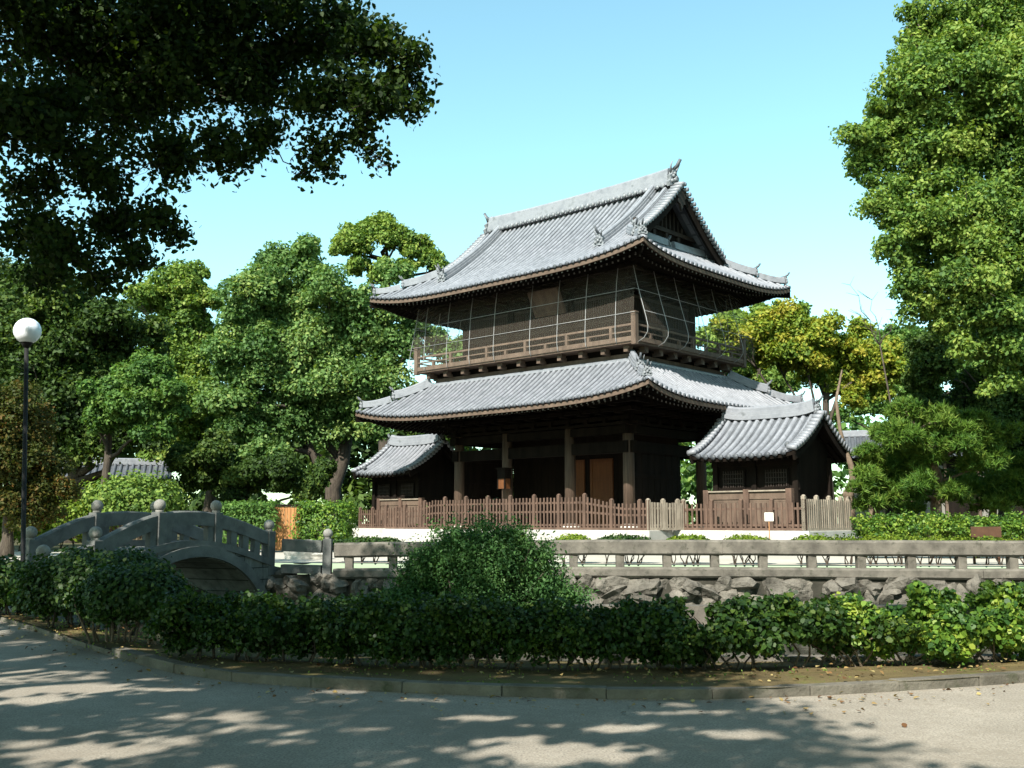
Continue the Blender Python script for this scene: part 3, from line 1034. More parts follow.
class Roof:
    """hipped tiled roof; d is the distance in from the eave"""
    def __init__(s, ex, ey, z0, a, b_, U, dtop, fall=5.0, verge=None, gx=None):
        s.ex, s.ey, s.z0, s.a, s.b, s.U, s.dtop, s.fall, s.verge, s.gx = ex, ey, z0, a, b_, U, dtop, fall, verge, gx

    def h(s, d, t):
        t = min(abs(t), 1.0)
        k = max(0.0, 1 - d / s.fall)
        return s.z0 + s.a * d + s.b * d * d + s.U * t ** 4 * k * k

    def front(s, x, d, sg):                  # sg -1 front, +1 back
        return Vector((x, sg * (s.ey - d), s.h(d, x / max(0.1, s.ex - d))))

    def side(s, y, d, sg):
        return Vector((sg * (s.ex - d), y, s.h(d, y / max(0.1, s.ey - d))))

    def strips(s, mb, ribs, caps, sp, rr, fn, half, dend, lo=None, hi=None, nd=9, outward=None):
        lo = -half if lo is None else lo
        hi = half if hi is None else hi
        n = max(1, int(round((hi - lo) / sp)))
        cols = [lo + (hi - lo) * i / n for i in range(n + 1)]
        vv, ff = [], []
        for c in cols:
            de = dend(c)
            for k in range(nd + 1):
                vv.append(fn(c, de * k / nd))
        for i in range(n):
            for k in range(nd):
                a = i * (nd + 1) + k
                ff.append((a, a + nd + 1, a + nd + 2, a + 1))
        mb.add(vv, ff)
        for i in range(n):
            c = (cols[i] + cols[i + 1]) / 2
            de = dend(c)
            jit_ = RND.uniform(-.006, .006)
            if de < 0.12:
                continue
            pts = [fn(c, -0.05)] + [fn(c, de * k / nd) for k in range(nd + 1)]
            dv = (pts[2] - pts[1])
            side = Vector((-dv.y, dv.x, 0))
            if side.length < 1e-5:
                continue
            side.normalize()
            vv, ff = [], []
            m_ = 5
            for p in pts:
                for q in range(m_):
                    an = math.pi * q / (m_ - 1)
                    vv.append(p + side * (rr * math.cos(an)) + Vector((0, 0, rr * 1.35 * math.sin(an) + 0.01 + jit_)))
            for k in range(len(pts) - 1):
                for q in range(m_ - 1):
                    a = k * m_ + q
                    ff.append((a, a + 1, a + m_ + 1, a + m_))
            ribs.add(vv, ff, True)
            od = Vector((-dv.x, -dv.y, 0)).normalized()
            caps.disc(pts[0] + od * 0.0 + Vector((0, 0, 0.035)), od, rr * 1.22, 8, 0.025)

    def build(s, parent, sp, rr):
        root_mb = MB()
        slopes = []
        ex, ey, dt = s.ex, s.ey, s.dtop
        for sg in (-1, 1):
            ribs, caps = MB(), MB()
            slopes.append((ribs, caps))
            fn = lambda c, d, sg=sg: s.front(c, d, sg)
            if s.verge:
                V_ = s.verge
                s.strips(root_mb, ribs, caps, sp, rr, fn, V_, lambda c: ey, nd=12)
                s.strips(root_mb, ribs, caps, sp, rr, fn, 0, lambda c: max(0.0, ex - abs(c)), V_, ex)
                s.strips(root_mb, ribs, caps, sp, rr, fn, 0, lambda c: max(0.0, ex - abs(c)), -ex, -V_)
            else:
                s.strips(root_mb, ribs, caps, sp, rr, fn, ex, lambda c: min(dt, max(0.0, ex - abs(c))))
            fs = lambda c, d, sg=sg: s.side(c, d, sg)
            ribs, caps = MB(), MB()
            slopes.append((ribs, caps))
            dl = (ex - s.gx) if s.gx else dt
            s.strips(root_mb, ribs, caps, sp, rr, fs, ey, lambda c: min(dl, max(0.0, ey - abs(c))))
        ro = root_mb.build('roof', M['tile'], parent)
        for ribs, caps in slopes:
            ribs.build('round_tiles', M['tile_rib'], ro)
            caps.build('eave_end_tiles', M['tile'], ro)
        # eave boards of lighter wood along each edge
        for sg in (-1, 1):
            for kind in (0, 1):
                half = ex if kind == 0 else ey
                eb = MB()
                pts = []
                for i in range(31):
                    c = -half + 2 * half * i / 30
                    zz = s.h(0, c / half) - 0.125
                    pts.append((c, sg * (ey - 0.02), zz) if kind == 0 else (sg * (ex - 0.02), c, zz))
                eb.sweep(pts, [(-.03, -.085), (.03, -.085), (.03, .085), (-.03, .085)])
                eb.build('eave_board', M['wood_brown'], ro)
        # soffit under the tiles
        sm = MB()
        n = 40
        for sg in (-1, 1):
            for kind in (0, 1):
                half = ex if kind == 0 else ey
                vv, ff = [], []
                for i in range(n + 1):
                    c = -half + 2 * half * i / n
                    for dd, dz in ((-0.02, -0.03), (0.02, -0.22), (0.9, -0.26), (2.3, -0.45), (3.0, -0.5)):
                        d_ = min(max(dd, -0.02), (half - abs(c)) if dd > 0.02 else 9)
                        d_ = max(d_, -0.02)
                        cc = c
                        zz = s.h(0, c / half) + 0.33 * max(0, d_) + dz
                        if kind == 0:
                            vv.append((cc, sg * (ey - d_), zz))
                        else:
                            vv.append((sg * (ex - d_), cc, zz))
                for i in range(n):
                    for k in range(4):
                        a = i * 5 + k
                        ff.append((a, a + 1, a + 6, a + 5))
                sm.add(vv, ff)
        sm.build('eave_soffit', M['wood_dark'], ro)
        # rafters with whitewashed ends
        for sg in (-1, 1):
            for kind in (0, 1):
                rf, re = MB(), MB()
                half = ex if kind == 0 else ey
                m_ = int(half * 2 / 0.27)
                for i in range(m_ + 1):
                    c = -half + 0.15 + (2 * half - 0.3) * i / m_
                    room = half - abs(c)
                    for d0, dz, ln in ((0.12, -0.27, 2.2), (0.85, -0.43, 1.8)):
                        d1 = min(d0 + ln, max(d0 + 0.1, room + 0.3))
                        za = s.h(0, c / half) + 0.33 * d0 + dz
                        zb = s.h(0, c / half) + 0.33 * d1 + dz - 0.02
                        if kind == 0:
                            pa, pb = (c, sg * (ey - d0), za), (c, sg * (ey - d1), zb)
                            q = (c, sg * (ey - d0 + 0.012), za)
                        else:
                            pa, pb = (sg * (ex - d0), c, za), (sg * (ex - d1), c, zb)
                            q = (sg * (ex - d0 + 0.012), c, za)
                        rf.bar(pa, pb, 0.075, 0.09)
                        h_ = 0.036
                        if kind == 0:
                            re.box(q[0] - h_, q[0] + h_, q[1] - 0.004, q[1] + 0.004, q[2] - h_, q[2] + h_)
                        else:
                            re.box(q[0] - 0.004, q[0] + 0.004, q[1] - h_, q[1] + h_, q[2] - h_, q[2] + h_)
                rf.build('rafters', M['wood_dark'], ro)
                re.build('rafter_ends', M['rafter_end'], ro)
        return ro


def oni(p, outd, sc, parent, horn=True, name='ridge_end_ornament'):
    """demon-tile: shield plate, face bosses, side fins and a curved horn tile on top"""
    p, outd = Vector(p), Vector((outd[0], outd[1], 0)).normalized()
    sd = Vector((-outd.y, outd.x, 0))
    mb = MB()
    prof = [(-0.30, -0.10), (-0.36, 0.05), (-0.26, 0.16), (-0.30, 0.30), (-0.16, 0.38), (-0.12, 0.52), (0, 0.58),
            (0.12, 0.52), (0.16, 0.38), (0.30, 0.30), (0.26, 0.16), (0.36, 0.05), (0.30, -0.10), (0, -0.04)]
    n = len(prof)
    vv = []
    for k in (0, 1):
        for a, b_ in prof:
            vv.append(p + sd * (a * sc) + Vector((0, 0, b_ * sc)) + outd * (0.14 * sc * k))
    mb.add(vv, [tuple(range(n)), tuple(range(2 * n - 1, n - 1, -1))] + [(i, (i + 1) % n, n + (i + 1) % n, n + i) for i in range(n)])
    for a, b_, r in ((-0.1, 0.3, .07), (0.1, 0.3, .07), (0, 0.18, .10), (-0.18, 0.1, .08), (0.18, 0.1, .08), (0, 0.42, .07)):
        mb.ball(p + sd * (a * sc) + Vector((0, 0, b_ * sc)) + outd * (0.15 * sc), r * sc, 8, 5)
    for s_ in (-1, 1):
        mb.tube([p + sd * (s_ * 0.14 * sc) + Vector((0, 0, 0.46 * sc)) + outd * .07 * sc,
                 p + sd * (s_ * 0.22 * sc) + Vector((0, 0, 0.66 * sc)) + outd * .12 * sc,
                 p + sd * (s_ * 0.24 * sc) + Vector((0, 0, 0.82 * sc)) + outd * .22 * sc], [.05 * sc, .035 * sc, .015 * sc], 6)
    o_ = mb.build(name, M['tile_dark'], parent)
    if horn:
        mb = MB()
        mb.tube([p + Vector((0, 0, 0.48 * sc)) - outd * .3 * sc, p + Vector((0, 0, 0.56 * sc)) + outd * .05 * sc,
                 p + Vector((0, 0, 0.68 * sc)) + outd * .25 * sc, p + Vector((0, 0, 0.90 * sc)) + outd * .40 * sc], [.075 * sc, .075 * sc, .07 * sc, .06 * sc], 8)
        mb.build('horn_tile', M['tile'], o_)
    return o_


RIDGE_PROF = lambda w, h: [(-w, 0), (-w, h * .30), (-w * .86, h * .32), (-w * .86, h * .60), (-w * .72, h * .62), (-w * .72, h * .84),
                           (-w * .5, h * .95), (0, h), (w * .5, h * .95), (w * .72, h * .84), (w * .72, h * .62), (w * .86, h * .60), (w * .86, h * .32), (w, h * .30), (w, 0)]


def ridge(pts, w, h, parent, name='ridge'):
    mb = MB()
    mb.sweep(pts, RIDGE_PROF(w, h))
    return mb.build(name, M['tile_light'], parent)


# ---- lower roof
LR = Roof(7.99, 5.91, 6.03, 0.55, 0.055, 0.50, 2.45, 3.4)
lro = LR.build(G, 0.29, 0.062)


def hip_ridge(rf, parent, sx, sy, d0, d1, w, h, lift_end=0.12, sc=0.55):
    pts = []
    n = 8
    for i in range(n + 1):
        d = d0 + (d1 - d0) * i / n
        t = i / n
        pts.append((sx * (rf.ex - d), sy * (rf.ey - d), rf.h(d, 1.0) + 0.0 + lift_end * t ** 3))
    ridge(pts, w, h, parent, 'hip_ridge')
    e = Vector(pts[-1])
    oni(e + Vector((sx * 0.02, sy * 0.02, 0.0)), (sx, sy), sc, parent)


for sx in (-1, 1):
    for sy in (-1, 1):
        hip_ridge(LR, lro, sx, sy, 2.45, 1.25, 0.15, 0.38, 0.10, 0.62)
        hip_ridge(LR, lro, sx, sy, 1.15, 0.22, 0.13, 0.30, 0.10, 0.55)
# flashing course where the lower roof meets the wall
for sg in (-1, 1):
    mb = MB()
    mb.sweep([(-5.6, sg * 3.46, 7.66), (5.6, sg * 3.46, 7.66)], [(-.12, 0), (.12, 0), (.12, .1), (0, .16), (-.12, .1)])
    mb.build('flashing_tiles', M['tile_light'], lro)
    mb = MB()
    mb.sweep([(sg * 5.54, -3.4, 7.66), (sg * 5.54, 3.4, 7.66)], [(-.12, 0), (.12, 0), (.12, .1), (0, .16), (-.12, .1)])
    mb.build('flashing_tiles', M['tile_light'], lro)

# ---- upper roof
UR = Roof(7.60, 5.52, 11.30, 0.50, 0.047, 0.47, 5.52, 5.0, verge=5.75, gx=4.85)
uro = UR.build(G, 0.30, 0.062)
for sx in (-1, 1):
    for sy in (-1, 1):
        hip_ridge(UR, uro, sx, sy, 2.2, 1.1, 0.14, 0.34, 0.08, 0.6)
        hip_ridge(UR, uro, sx, sy, 1.0, 0.18, 0.12, 0.28, 0.10, 0.55)
        # descending ridges beside the gables
        pts = []
        for i in range(13):
            d = 5.45 + (1.55 - 5.45) * i / 12
            t = i / 12
            q = UR.front(sx * 4.45, d, sy)
            pts.append((q.x, q.y, q.z + 0.06 * t ** 4))
        ridge(pts, 0.13, 0.36, uro, 'descending_ridge')
        oni(Vector(pts[-1]) + Vector((0, 0, 0.02)), (0, sy), 0.75, uro)
        # small ridge of two courses between the descending ridge and the verge
        pts2 = []
        for i in range(9):
            d = 5.3 + (3.0 - 5.3) * i / 8
            q = UR.front(sx * 5.1, d, sy)
            pts2.append((q.x, q.y, q.z))
        ridge(pts2, 0.10, 0.20, uro, 'minor_ridge')
        # verge tiles: short rounds laid across the gable edge
        mb = MB()
        n = 18
        for i in range(n):
            d = 2.45 + (5.45 - 2.45) * i / (n - 1)
            q = UR.front(sx * 5.5, d, sy)
            mb.tube([(sx * 5.36, q.y, q.z + 0.10), (sx * 5.86, q.y, q.z + 0.05)], [0.085, 0.095], 8)
        mb.build('verge_tiles', M['tile_light'], uro)
        # barge board following the roof line
        mb = MB()
        pts = []
        for i in range(13):
            d = 2.3 + (5.52 - 2.3) * i / 12
            q = UR.front(sx * 5.6, d, sy)
            pts.append((sx * 5.62, q.y, q.z - 0.22))
        mb.sweep(pts, [(-.05, -.20), (.05, -.20), (.05, .18), (-.05, .18)])
        mb.build('barge_board', M['wood_dark'], uro)
        # ornament at the verge foot
        q = UR.front(sx * 5.55, 2.35, sy)
        oni(q + Vector((0, 0, 0.05)), (sx * 0.3, sy), 0.6, uro, horn=False)
    # gable panel with lattice and a pendant
    mb = MB()
    vv = []
    pr = [(sy_ * (5.52 - d), UR.h(d, 0) - 0.15) for sy_, rng in ((-1, [2.75 + 0.277 * i for i in range(11)]), (1, [5.52 - 0.277 * i for i in range(11)])) for d in rng]
    base = UR.h(2.75, 0) - 0.5
    vv = [(sx * 4.86, y, z) for y, z in pr] + [(sx * 4.86, 2.77, base), (sx * 4.86, -2.77, base)]
    vv2 = [(sx * 4.76, y, z) for _, y, z in vv]
    n = len(vv)
    mb.add(vv + vv2, [tuple(range(n)), tuple(range(2 * n - 1, n - 1, -1))] + [(i, (i + 1) % n, n + (i + 1) % n, n + i) for i in range(n)])
    gp = mb.build('gable_panel', M['wood_dark'], uro)
    mb = MB()
    mb.box(sx * 4.86, sx * 4.98, -2.3, 2.3, 13.55, 13.72) if sx > 0 else mb.box(-4.98, -4.86, -2.3, 2.3, 13.55, 13.72)
    for y in [-1.8 + 0.3 * i for i in range(13)]:
        top = UR.h(5.52 - abs(y), 0) - 0.35
        if top > 13.75:
            a, b_ = sorted((sx * 4.86, sx * 4.91))
            mb.box(a, b_, y - 0.035, y + 0.035, 13.72, top)
    for y in (-0.9, 0.9, 0):
        a, b_ = sorted((sx * 4.86, sx * 4.94))
        mb.box(a, b_, y - 0.09, y + 0.09, 12.9, 13.55)
    mb.build('gable_lattice', M['wood_lattice'], gp)
    mb = MB()
    prof = [(0, 0.45), (0.28, 0.35), (0.40, 0.12), (0.22, 0.02), (0.30, -0.16), (0.12, -0.22), (0, -0.5), (-0.12, -0.22), (-0.30, -0.16), (-0.22, 0.02), (-0.40, 0.12), (-0.28, 0.35)]
    n = len(prof)
    vv = [(sx * 5.60, a, 14.85 + b_) for a, b_ in prof] + [(sx * 5.70, a, 14.85 + b_) for a, b_ in prof]
    mb.add(vv, [tuple(range(n)), tuple(range(2 * n - 1, n - 1, -1))] + [(i, (i + 1) % n, n + (i + 1) % n, n + i) for i in range(n)])
    mb.build('gable_pendant', M['wood_lattice'], gp)
    # low ridges along the foot of the gable on the skirt roof
    for y0, y1 in ((-2.5, -0.25), (0.25, 2.6)):
        pts = [(sx * (5.05), lerp(y0, y1, i / 6), UR.h(2.55, 0) + 0.02 + 0.08 * abs(i / 6 - (0 if y1 > 0.3 and y0 > 0 else 1)) ** 3) for i in range(7)]
        ridge(pts, 0.13, 0.33, uro, 'skirt_ridge')
    oni((sx * 5.05, -0.2, UR.h(2.55, 0)), (0, 1), 0.6, uro)
    oni((sx * 5.05, 2.65, UR.h(2.55, 0)), (0, 1), 0.6, uro)
# main ridge with its row of round end tiles
pts = [(-5.2 + 10.4 * i / 20, 0, 15.42 + 0.10 * (abs(i - 10) / 10) ** 3) for i in range(21)]
mr = ridge(pts, 0.30, 0.80, uro, 'main_ridge')
for sg in (-1, 1):
    mb = MB()
    for i in range(36):
        x = -5.0 + 10.0 * i / 35
        mb.disc((x, sg * 0.34, 15.50), (0, sg, 0.1), 0.105, 10, 0.04)
        mb.tube([(x, sg * 0.30, 15.52), (x, sg * 0.10, 15.52)], 0.06, 6)
    mb.build('ridge_round_tiles', M['tile_dark'], mr)
for sx in (-1, 1):
    oni((sx * 5.22, 0, 15.55), (sx, 0), 1.15, uro)

# ---- lower storey
cols_x = (-4.68, -1.75, 1.75, 4.68)
for yb in (-2.6, 2.6):
    for xb in cols_x:
        mb = MB()
        mb.cyl(xb, yb, ZP + 0.18, 5.35, 0.235, 18, 0.215)
        c = mb.build('column', M['wood_col'], G)
        mb = MB()
        mb.tube([(xb, yb, ZP), (xb, yb, ZP + 0.1), (xb, yb, ZP + 0.2)], [0.40, 0.36, 0.27], 16)
        mb.build('base_stone', M['stone_pale'], c)
mb = MB()
for yb in (-2.6, 2.6):
    mb.box(-5.0, 5.0, yb - 0.13, yb + 0.13, 4.26, 4.72)
    mb.box(-5.15, 5.15, yb - 0.16, yb + 0.16, 5.0, 5.32)
    mb.box(-5.3, 5.3, yb - 0.24, yb + 0.24, 5.36, 5.46)
for xb in (-4.68, 4.68):
    mb.box(xb - 0.128, xb + 0.128, -2.9, 2.9, 4.262, 4.718)
    mb.box(xb - 0.158, xb + 0.158, -3.0, 3.0, 5.002, 5.318)
    mb.box(xb - 0.238, xb + 0.238, -3.1, 3.1, 5.362, 5.458)
mb.build('tie_beams', M['wood_dark'], G)
mb = MB()
for k, (off, z0, z1) in enumerate(((0.15, 5.47, 5.72), (0.62, 5.76, 5.98), (1.1, 6.02, 6.24))):
    for sg in (-1, 1):
        mb.box(-4.68 - off - .2, 4.68 + off + .2, sg * (2.6 + off) - 0.08, sg * (2.6 + off) + 0.08, z0 + 0.08, z1)
        mb.box(sg * (4.68 + off) - 0.079, sg * (4.68 + off) + 0.079, -2.6 - off - .2, 2.6 + off + .2, z0 + 0.083, z1 + 0.003)
    for i in range(11):
        x = -4.68 + 9.36 * i / 10
        for sg in (-1, 1):
            y0, y1 = sorted((sg * 2.4, sg * (2.6 + off + .2)))
            mb.box(x - 0.085, x + 0.085, y0, y1, z0 - 0.01, z0 + 0.16)
            mb.box(x - 0.13, x + 0.13, sg * (2.6 + off) - 0.13, sg * (2.6 + off) + 0.13, z0 + 0.165, z1 - 0.01)
    for i in range(7):
        y = -2.6 + 5.2 * i / 6
        for sg in (-1, 1):
            x0, x1 = sorted((sg * 4.4, sg * (4.68 + off + .2)))
            mb.box(x0, x1, y - 0.083, y + 0.083, z0 - 0.012, z0 + 0.158)
            mb.box(sg * (4.68 + off) - 0.128, sg * (4.68 + off) + 0.128, y - 0.128, y + 0.128, z0 + 0.167, z1 - 0.012)
mb.build('bracket_sets', M['wood_dark'], G)
mb = MB()
mb.box(-4.6, 4.6, -2.5, 2.5, 5.47, 5.53)
mb.box(-4.75, 4.75, -2.7, 2.7, 6.3, 7.7)
mb.build('ceiling', M['wood_dark'], G)
# plank walls
for sg in (-1, 1):
    mb = MB()
    n = 16
    for i in range(n):
        y0 = -2.42 + 3.35 * i / n
        mb.box(sg * 4.68 - 0.05 - 0.006 * (i % 2), sg * 4.68 + 0.05 + 0.006 * (i % 2), y0, y0 + 3.35 / n - 0.008, ZP + 0.05, 4.26)
    for z in (2.2, 3.3):
        mb.box(sg * 4.68 - 0.09, sg * 4.68 + 0.09, -2.42, 0.93, z, z + 0.16)
    mb.build('side_wall', M['wood_dark'], G)
mb = MB()
for x0, x1 in ((-4.62, 4.62),):
    n = int((x1 - x0) / 0.22)
    for i in range(n):
        a = x0 + (x1 - x0) * i / n
        mb.box(a, a + (x1 - x0) / n - 0.008, 0.93 - 0.005 * (i % 2), 1.02, ZP + 0.04, 5.4)
mb.build('inner_wall', M['wood_dark'], G)
for x0, x1 in ((-0.98, -0.28), (0.02, 1.30)):
    mb = MB()
    mb.box(x0, x1, 0.90, 0.922, ZP + 0.06, 4.34)
    d_ = mb.build('door', M['wood_door'], G)
    mb = MB()
    for a in (x0 + 0.02, x1 - 0.14):
        mb.box(a, a + 0.12, 0.872, 0.899, ZP + 0.08, 4.30)
    for z in (1.5, 2.5, 3.4, 4.15):
        mb.box(x0 + 0.15, x1 - 0.15, 0.876, 0.899, z, z + 0.12)
    mb.build('door_frame', M['wood_door'], d_)

# box lantern hung on the second front column
mb = MB()
lx, ly = -1.47, -3.08
mb.box(lx - 0.21, lx + 0.21, ly - 0.21, ly + 0.21, 3.40, 3.80)
mb.box(lx - 0.27, lx + 0.27, ly - 0.27, ly + 0.27, 3.80, 3.86)
mb.box(lx - 0.05, lx + 0.05, ly + 0.21, -2.75, 3.6, 3.7)
tlant = thing('box_lantern', 'small dark box lantern with an orange lower panel on the second gate column', 'lantern', bw(lx, ly, 2.98), -TH)


def shift(mb_, dx, dy, dz):
    mb_.v = [(a - dx, b_ - dy, c - dz) for a, b_, c in mb_.v]
    return mb_


shift(mb, lx, ly, 2.98).build('hood', M['wood_dark'], tlant)
mb = MB()
mb.box(-0.19, 0.19, -0.19, 0.19, 0.0, 0.42)
mb.build('panel', M['wood_door'], tlant)
mb = MB()
for a in (-0.19, 0.19):
    for b_ in (-0.19, 0.19):
        mb.box(a - 0.025, a + 0.025, b_ - 0.025, b_ + 0.025, -0.02, 0.42)
mb.build('frame', M['wood_dark'], tlant)

# ---- skirt under the balcony, balcony, railing
mb = MB()
mb.box(-5.45, 5.45, -3.38, 3.38, 7.6, 8.0)
mb.build('balcony_base', M['wood_brown'], G)
mb = MB()
mb.box(-5.3, 5.3, -3.25, 3.25, 8.0, 8.30)
mb.build('balcony_core', M['wood_dark'], G)
bks = [(-5.5 + 11.0 * i / 10, sg * 3.62, 0, sg) for i in range(11) for sg in (-1, 1)] + [(sg * 5.72, -3.0 + 6.0 * i / 6, sg, 0) for i in range(7) for sg in (-1, 1)]
for x, y, ox, oy_ in bks:
    mb = MB()
    hx, hy = 0.09 + 0.11 * abs(ox), 0.09 + 0.11 * abs(oy_)
    mb.box(x - hx, x + hx, y - hy, y + hy, 8.0, 8.12)
    x2, y2 = x + 0.04 * ox, y + 0.04 * oy_
    mb.box(x2 - 0.13, x2 + 0.13, y2 - 0.13, y2 + 0.13, 8.123, 8.25)
    mb.build('bracket', M['wood_brown'], G)
mb = MB()
mb.box(-6.08, 6.08, -4.0, 4.0, 8.26, 8.34)
mb.box(-6.14, 6.14, -4.06, -3.90, 8.342, 8.52)
mb.box(-6.14, 6.14, 3.90, 4.06, 8.342, 8.52)
mb.box(-6.14, -5.98, -3.897, 3.897, 8.342, 8.52)
mb.box(5.98, 6.14, -3.897, 3.897, 8.342, 8.52)
bal = mb.build('balcony', M['wood_brown'], G)
mb = MB()
for sg in (-1, 1):
    for z, h in ((8.72, 0.05), (8.98, 0.075)):
        mb.box(-6.0, 6.0, sg * 3.98 - 0.04, sg * 3.98 + 0.04, z - h / 2, z + h / 2)
        mb.box(sg * 6.06 - 0.04, sg * 6.06 + 0.04, -3.9, 3.9, z - h / 2, z + h / 2)
    for i in range(1, 11):
        x = -6.06 + 12.12 * i / 11
        mb.box(x - 0.06, x + 0.06, sg * 3.98 - 0.06, sg * 3.98 + 0.06, 8.52, 8.70 if i % 2 else 8.95)
    for i in range(1, 8):
        y = -3.98 + 7.96 * i / 8
        mb.box(sg * 6.06 - 0.06, sg * 6.06 + 0.06, y - 0.06, y + 0.06, 8.52, 8.70 if i % 2 else 8.95)
mb.build('handrail', M['wood_brown'], bal)
for sx in (-1, 1):
    for sy in (-1, 1):
        mb = MB()
        mb.box(sx * 6.06 - 0.10, sx * 6.06 + 0.10, sy * 3.98 - 0.10, sy * 3.98 + 0.10, 8.2, 9.40)
        mb.box(sx * 6.06 - 0.12, sx * 6.06 + 0.12, sy * 3.98 - 0.12, sy * 3.98 + 0.12, 9.403, 9.46)
        mb.build('corner_post', M['wood_brown'], bal)

# ---- upper storey
mb = MB()
mb.box(-4.4, 4.4, -2.3, 2.3, 8.3, 11.9)
up = mb.build('upper_wall', M['wood_dark'], G)
for xb in (-4.5, -1.7, 1.7, 4.5):
    for yb in (-2.4, 2.4):
        mb = MB()
        mb.cyl(xb, yb, 8.34, 11.2, 0.17, 12)
        mb.build('upper_column', M['wood_dark'], up)
for sg in (-1, 1):
    mb = MB()
    for i in range(76):
        x = -4.35 + 8.7 * i / 75
        mb.box(x - 0.022, x + 0.022, sg * 2.34 - 0.025, sg * 2.34 + 0.025, 8.7, 10.6)
    for z in (8.6, 9.6, 10.6):
        mb.box(-4.4, 4.4, sg * 2.36 - 0.04, sg * 2.36 + 0.04, z, z + 0.10)
    mb.build('grille', M['wood_lattice'], up)
    mb = MB()
    for z in (8.6, 9.6, 10.6):
        mb.box(sg * 4.46 - 0.035, sg * 4.46 + 0.035, -2.3, 2.3, z, z + 0.10)
    for i in range(36):
        y = -2.2 + 4.4 * i / 35
        mb.box(sg * 4.44 - 0.025, sg * 4.44 + 0.025, y - 0.022, y + 0.022, 8.7, 10.6)
    mb.build('grille', M['wood_lattice'], up)
mb = MB()
for k, (off, z0) in enumerate(((0.15, 10.85), (0.6, 11.10), (1.05, 11.35))):
    for sg in (-1, 1):
        mb.box(-4.5 - off - .2, 4.5 + off + .2, sg * (2.4 + off) - 0.08, sg * (2.4 + off) + 0.08, z0, z0 + 0.18)
        mb.box(sg * (4.5 + off) - 0.079, sg * (4.5 + off) + 0.079, -2.4 - off - .2, 2.4 + off + .2, z0 + 0.003, z0 + 0.183)
    for i in range(11):
        x = -4.5 + 9.0 * i / 10
        for sg in (-1, 1):
            y0, y1 = sorted((sg * 2.3, sg * (2.4 + off + .2)))
            mb.box(x - 0.085, x + 0.085, y0, y1, z0 - 0.09, z0 - 0.005)
    for i in range(7):
        y = -2.4 + 4.8 * i / 6
        for sg in (-1, 1):
            x0, x1 = sorted((sg * 4.3, sg * (4.5 + off + .2)))
            mb.box(x0, x1, y - 0.083, y + 0.083, z0 - 0.092, z0 - 0.007)
mb.build('upper_brackets', M['wood_dark'], up)
# name board, tipped forward under the eave
mb = MB()
Mx = Matrix.Translation((1.35, -3.55, 10.55)) @ Matrix.Rotation(R(28), 4, 'X')
mb.box(-0.72, 0.72, -0.04, 0.04, -0.48, 0.48, Mx)
nb_ = mb.build('name_board', M['wood_red'], up)
mb = MB()
for x0, x1, z0, z1 in ((-0.80, -0.66, -0.55, 0.55), (0.66, 0.80, -0.55, 0.55), (-0.66, 0.66, 0.42, 0.55), (-0.66, 0.66, -0.55, -0.42)):
    mb.box(x0, x1, -0.08, 0.06, z0, z1, Mx)
mb.build('board_frame', M['wood_red'], nb_)

# ---- bird net on galvanised hoops round the balcony
net = thing('bird_net_frame', 'fine bird netting on thin pale metal hoops around the upper balcony', 'netting', bw(0, 0, 8.3), -TH)


def hoop(xa, ya, ox, oy_, bulge):
    """hoop at balcony edge (xa, ya), outward (ox, oy_)"""
    prof = [(-0.10, 11.25), (0.0 + 0.05 * bulge, 10.6), (0.04 + 0.22 * bulge, 9.9), (0.06 + 0.42 * bulge, 9.2), (0.07 + 0.50 * bulge, 8.85), (0.07 + 0.48 * bulge, 8.62), (0.06 + 0.30 * bulge, 8.40), (0.05, 8.28)]
    return [(xa + ox * a, ya + oy_ * a, z - 8.3) for a, z in prof]


fx = [-5.4, -3.95, -2.55, -1.1, 0.94, 2.4, 3.83, 5.29]
hp = [(x, -4.05, 0, -1, 0.12) for x in fx] + [(x, 4.05, 0, 1, 0.12) for x in fx]
hp += [(sg * 6.12, y, sg, 0, 0.9) for y in (-3.95, -2.6, -1.2, 0.2, 1.6, 3.0) for sg in (1, -1)]
for h_ in hp:
    mb = MB()
    mb.tube(hoop(*h_), 0.013, 6)
    mb.build('hoop', M['metal_pipe'], net)
mb = MB()
for z, off in ((9.40, 0.12), (10.3, 0.09)):
    for sg in (-1, 1):
        mb.tube([(-6.2, sg * (4.05 + off), z - 8.3), (6.2, sg * (4.05 + off), z - 8.3)], 0.011, 5)
    for sg in (-1, 1):
        o2 = off + (0.35 if z < 10 else 0.0)
        mb.tube([(sg * (6.12 + o2), -4.1, z - 8.3), (sg * (6.12 + o2), 4.1, z - 8.3)], 0.008, 5)
mb.build('wires', M['metal_pipe'], net)
for (ax, rng, sg, blg) in (('x', (-6.15, 6.15), -1, 0.12), ('y', (-4.05, 4.05), 1, 0.9), ('y', (-4.05, 4.05), -1, 0.9)):
    vv, ff = [], []
    for k in range(2):
        c = rng[k]
        pr = hoop(c, -4.05, 0, -1, blg) if ax == 'x' else hoop(sg * 6.12, c, sg, 0, blg)
        vv += pr
    n = len(vv) // 2
    mb = MB()
    mb.add(vv, [(i, i + 1, n + i + 1, n + i) for i in range(n - 1)], True)
    mb.build('net', M['net'], net)

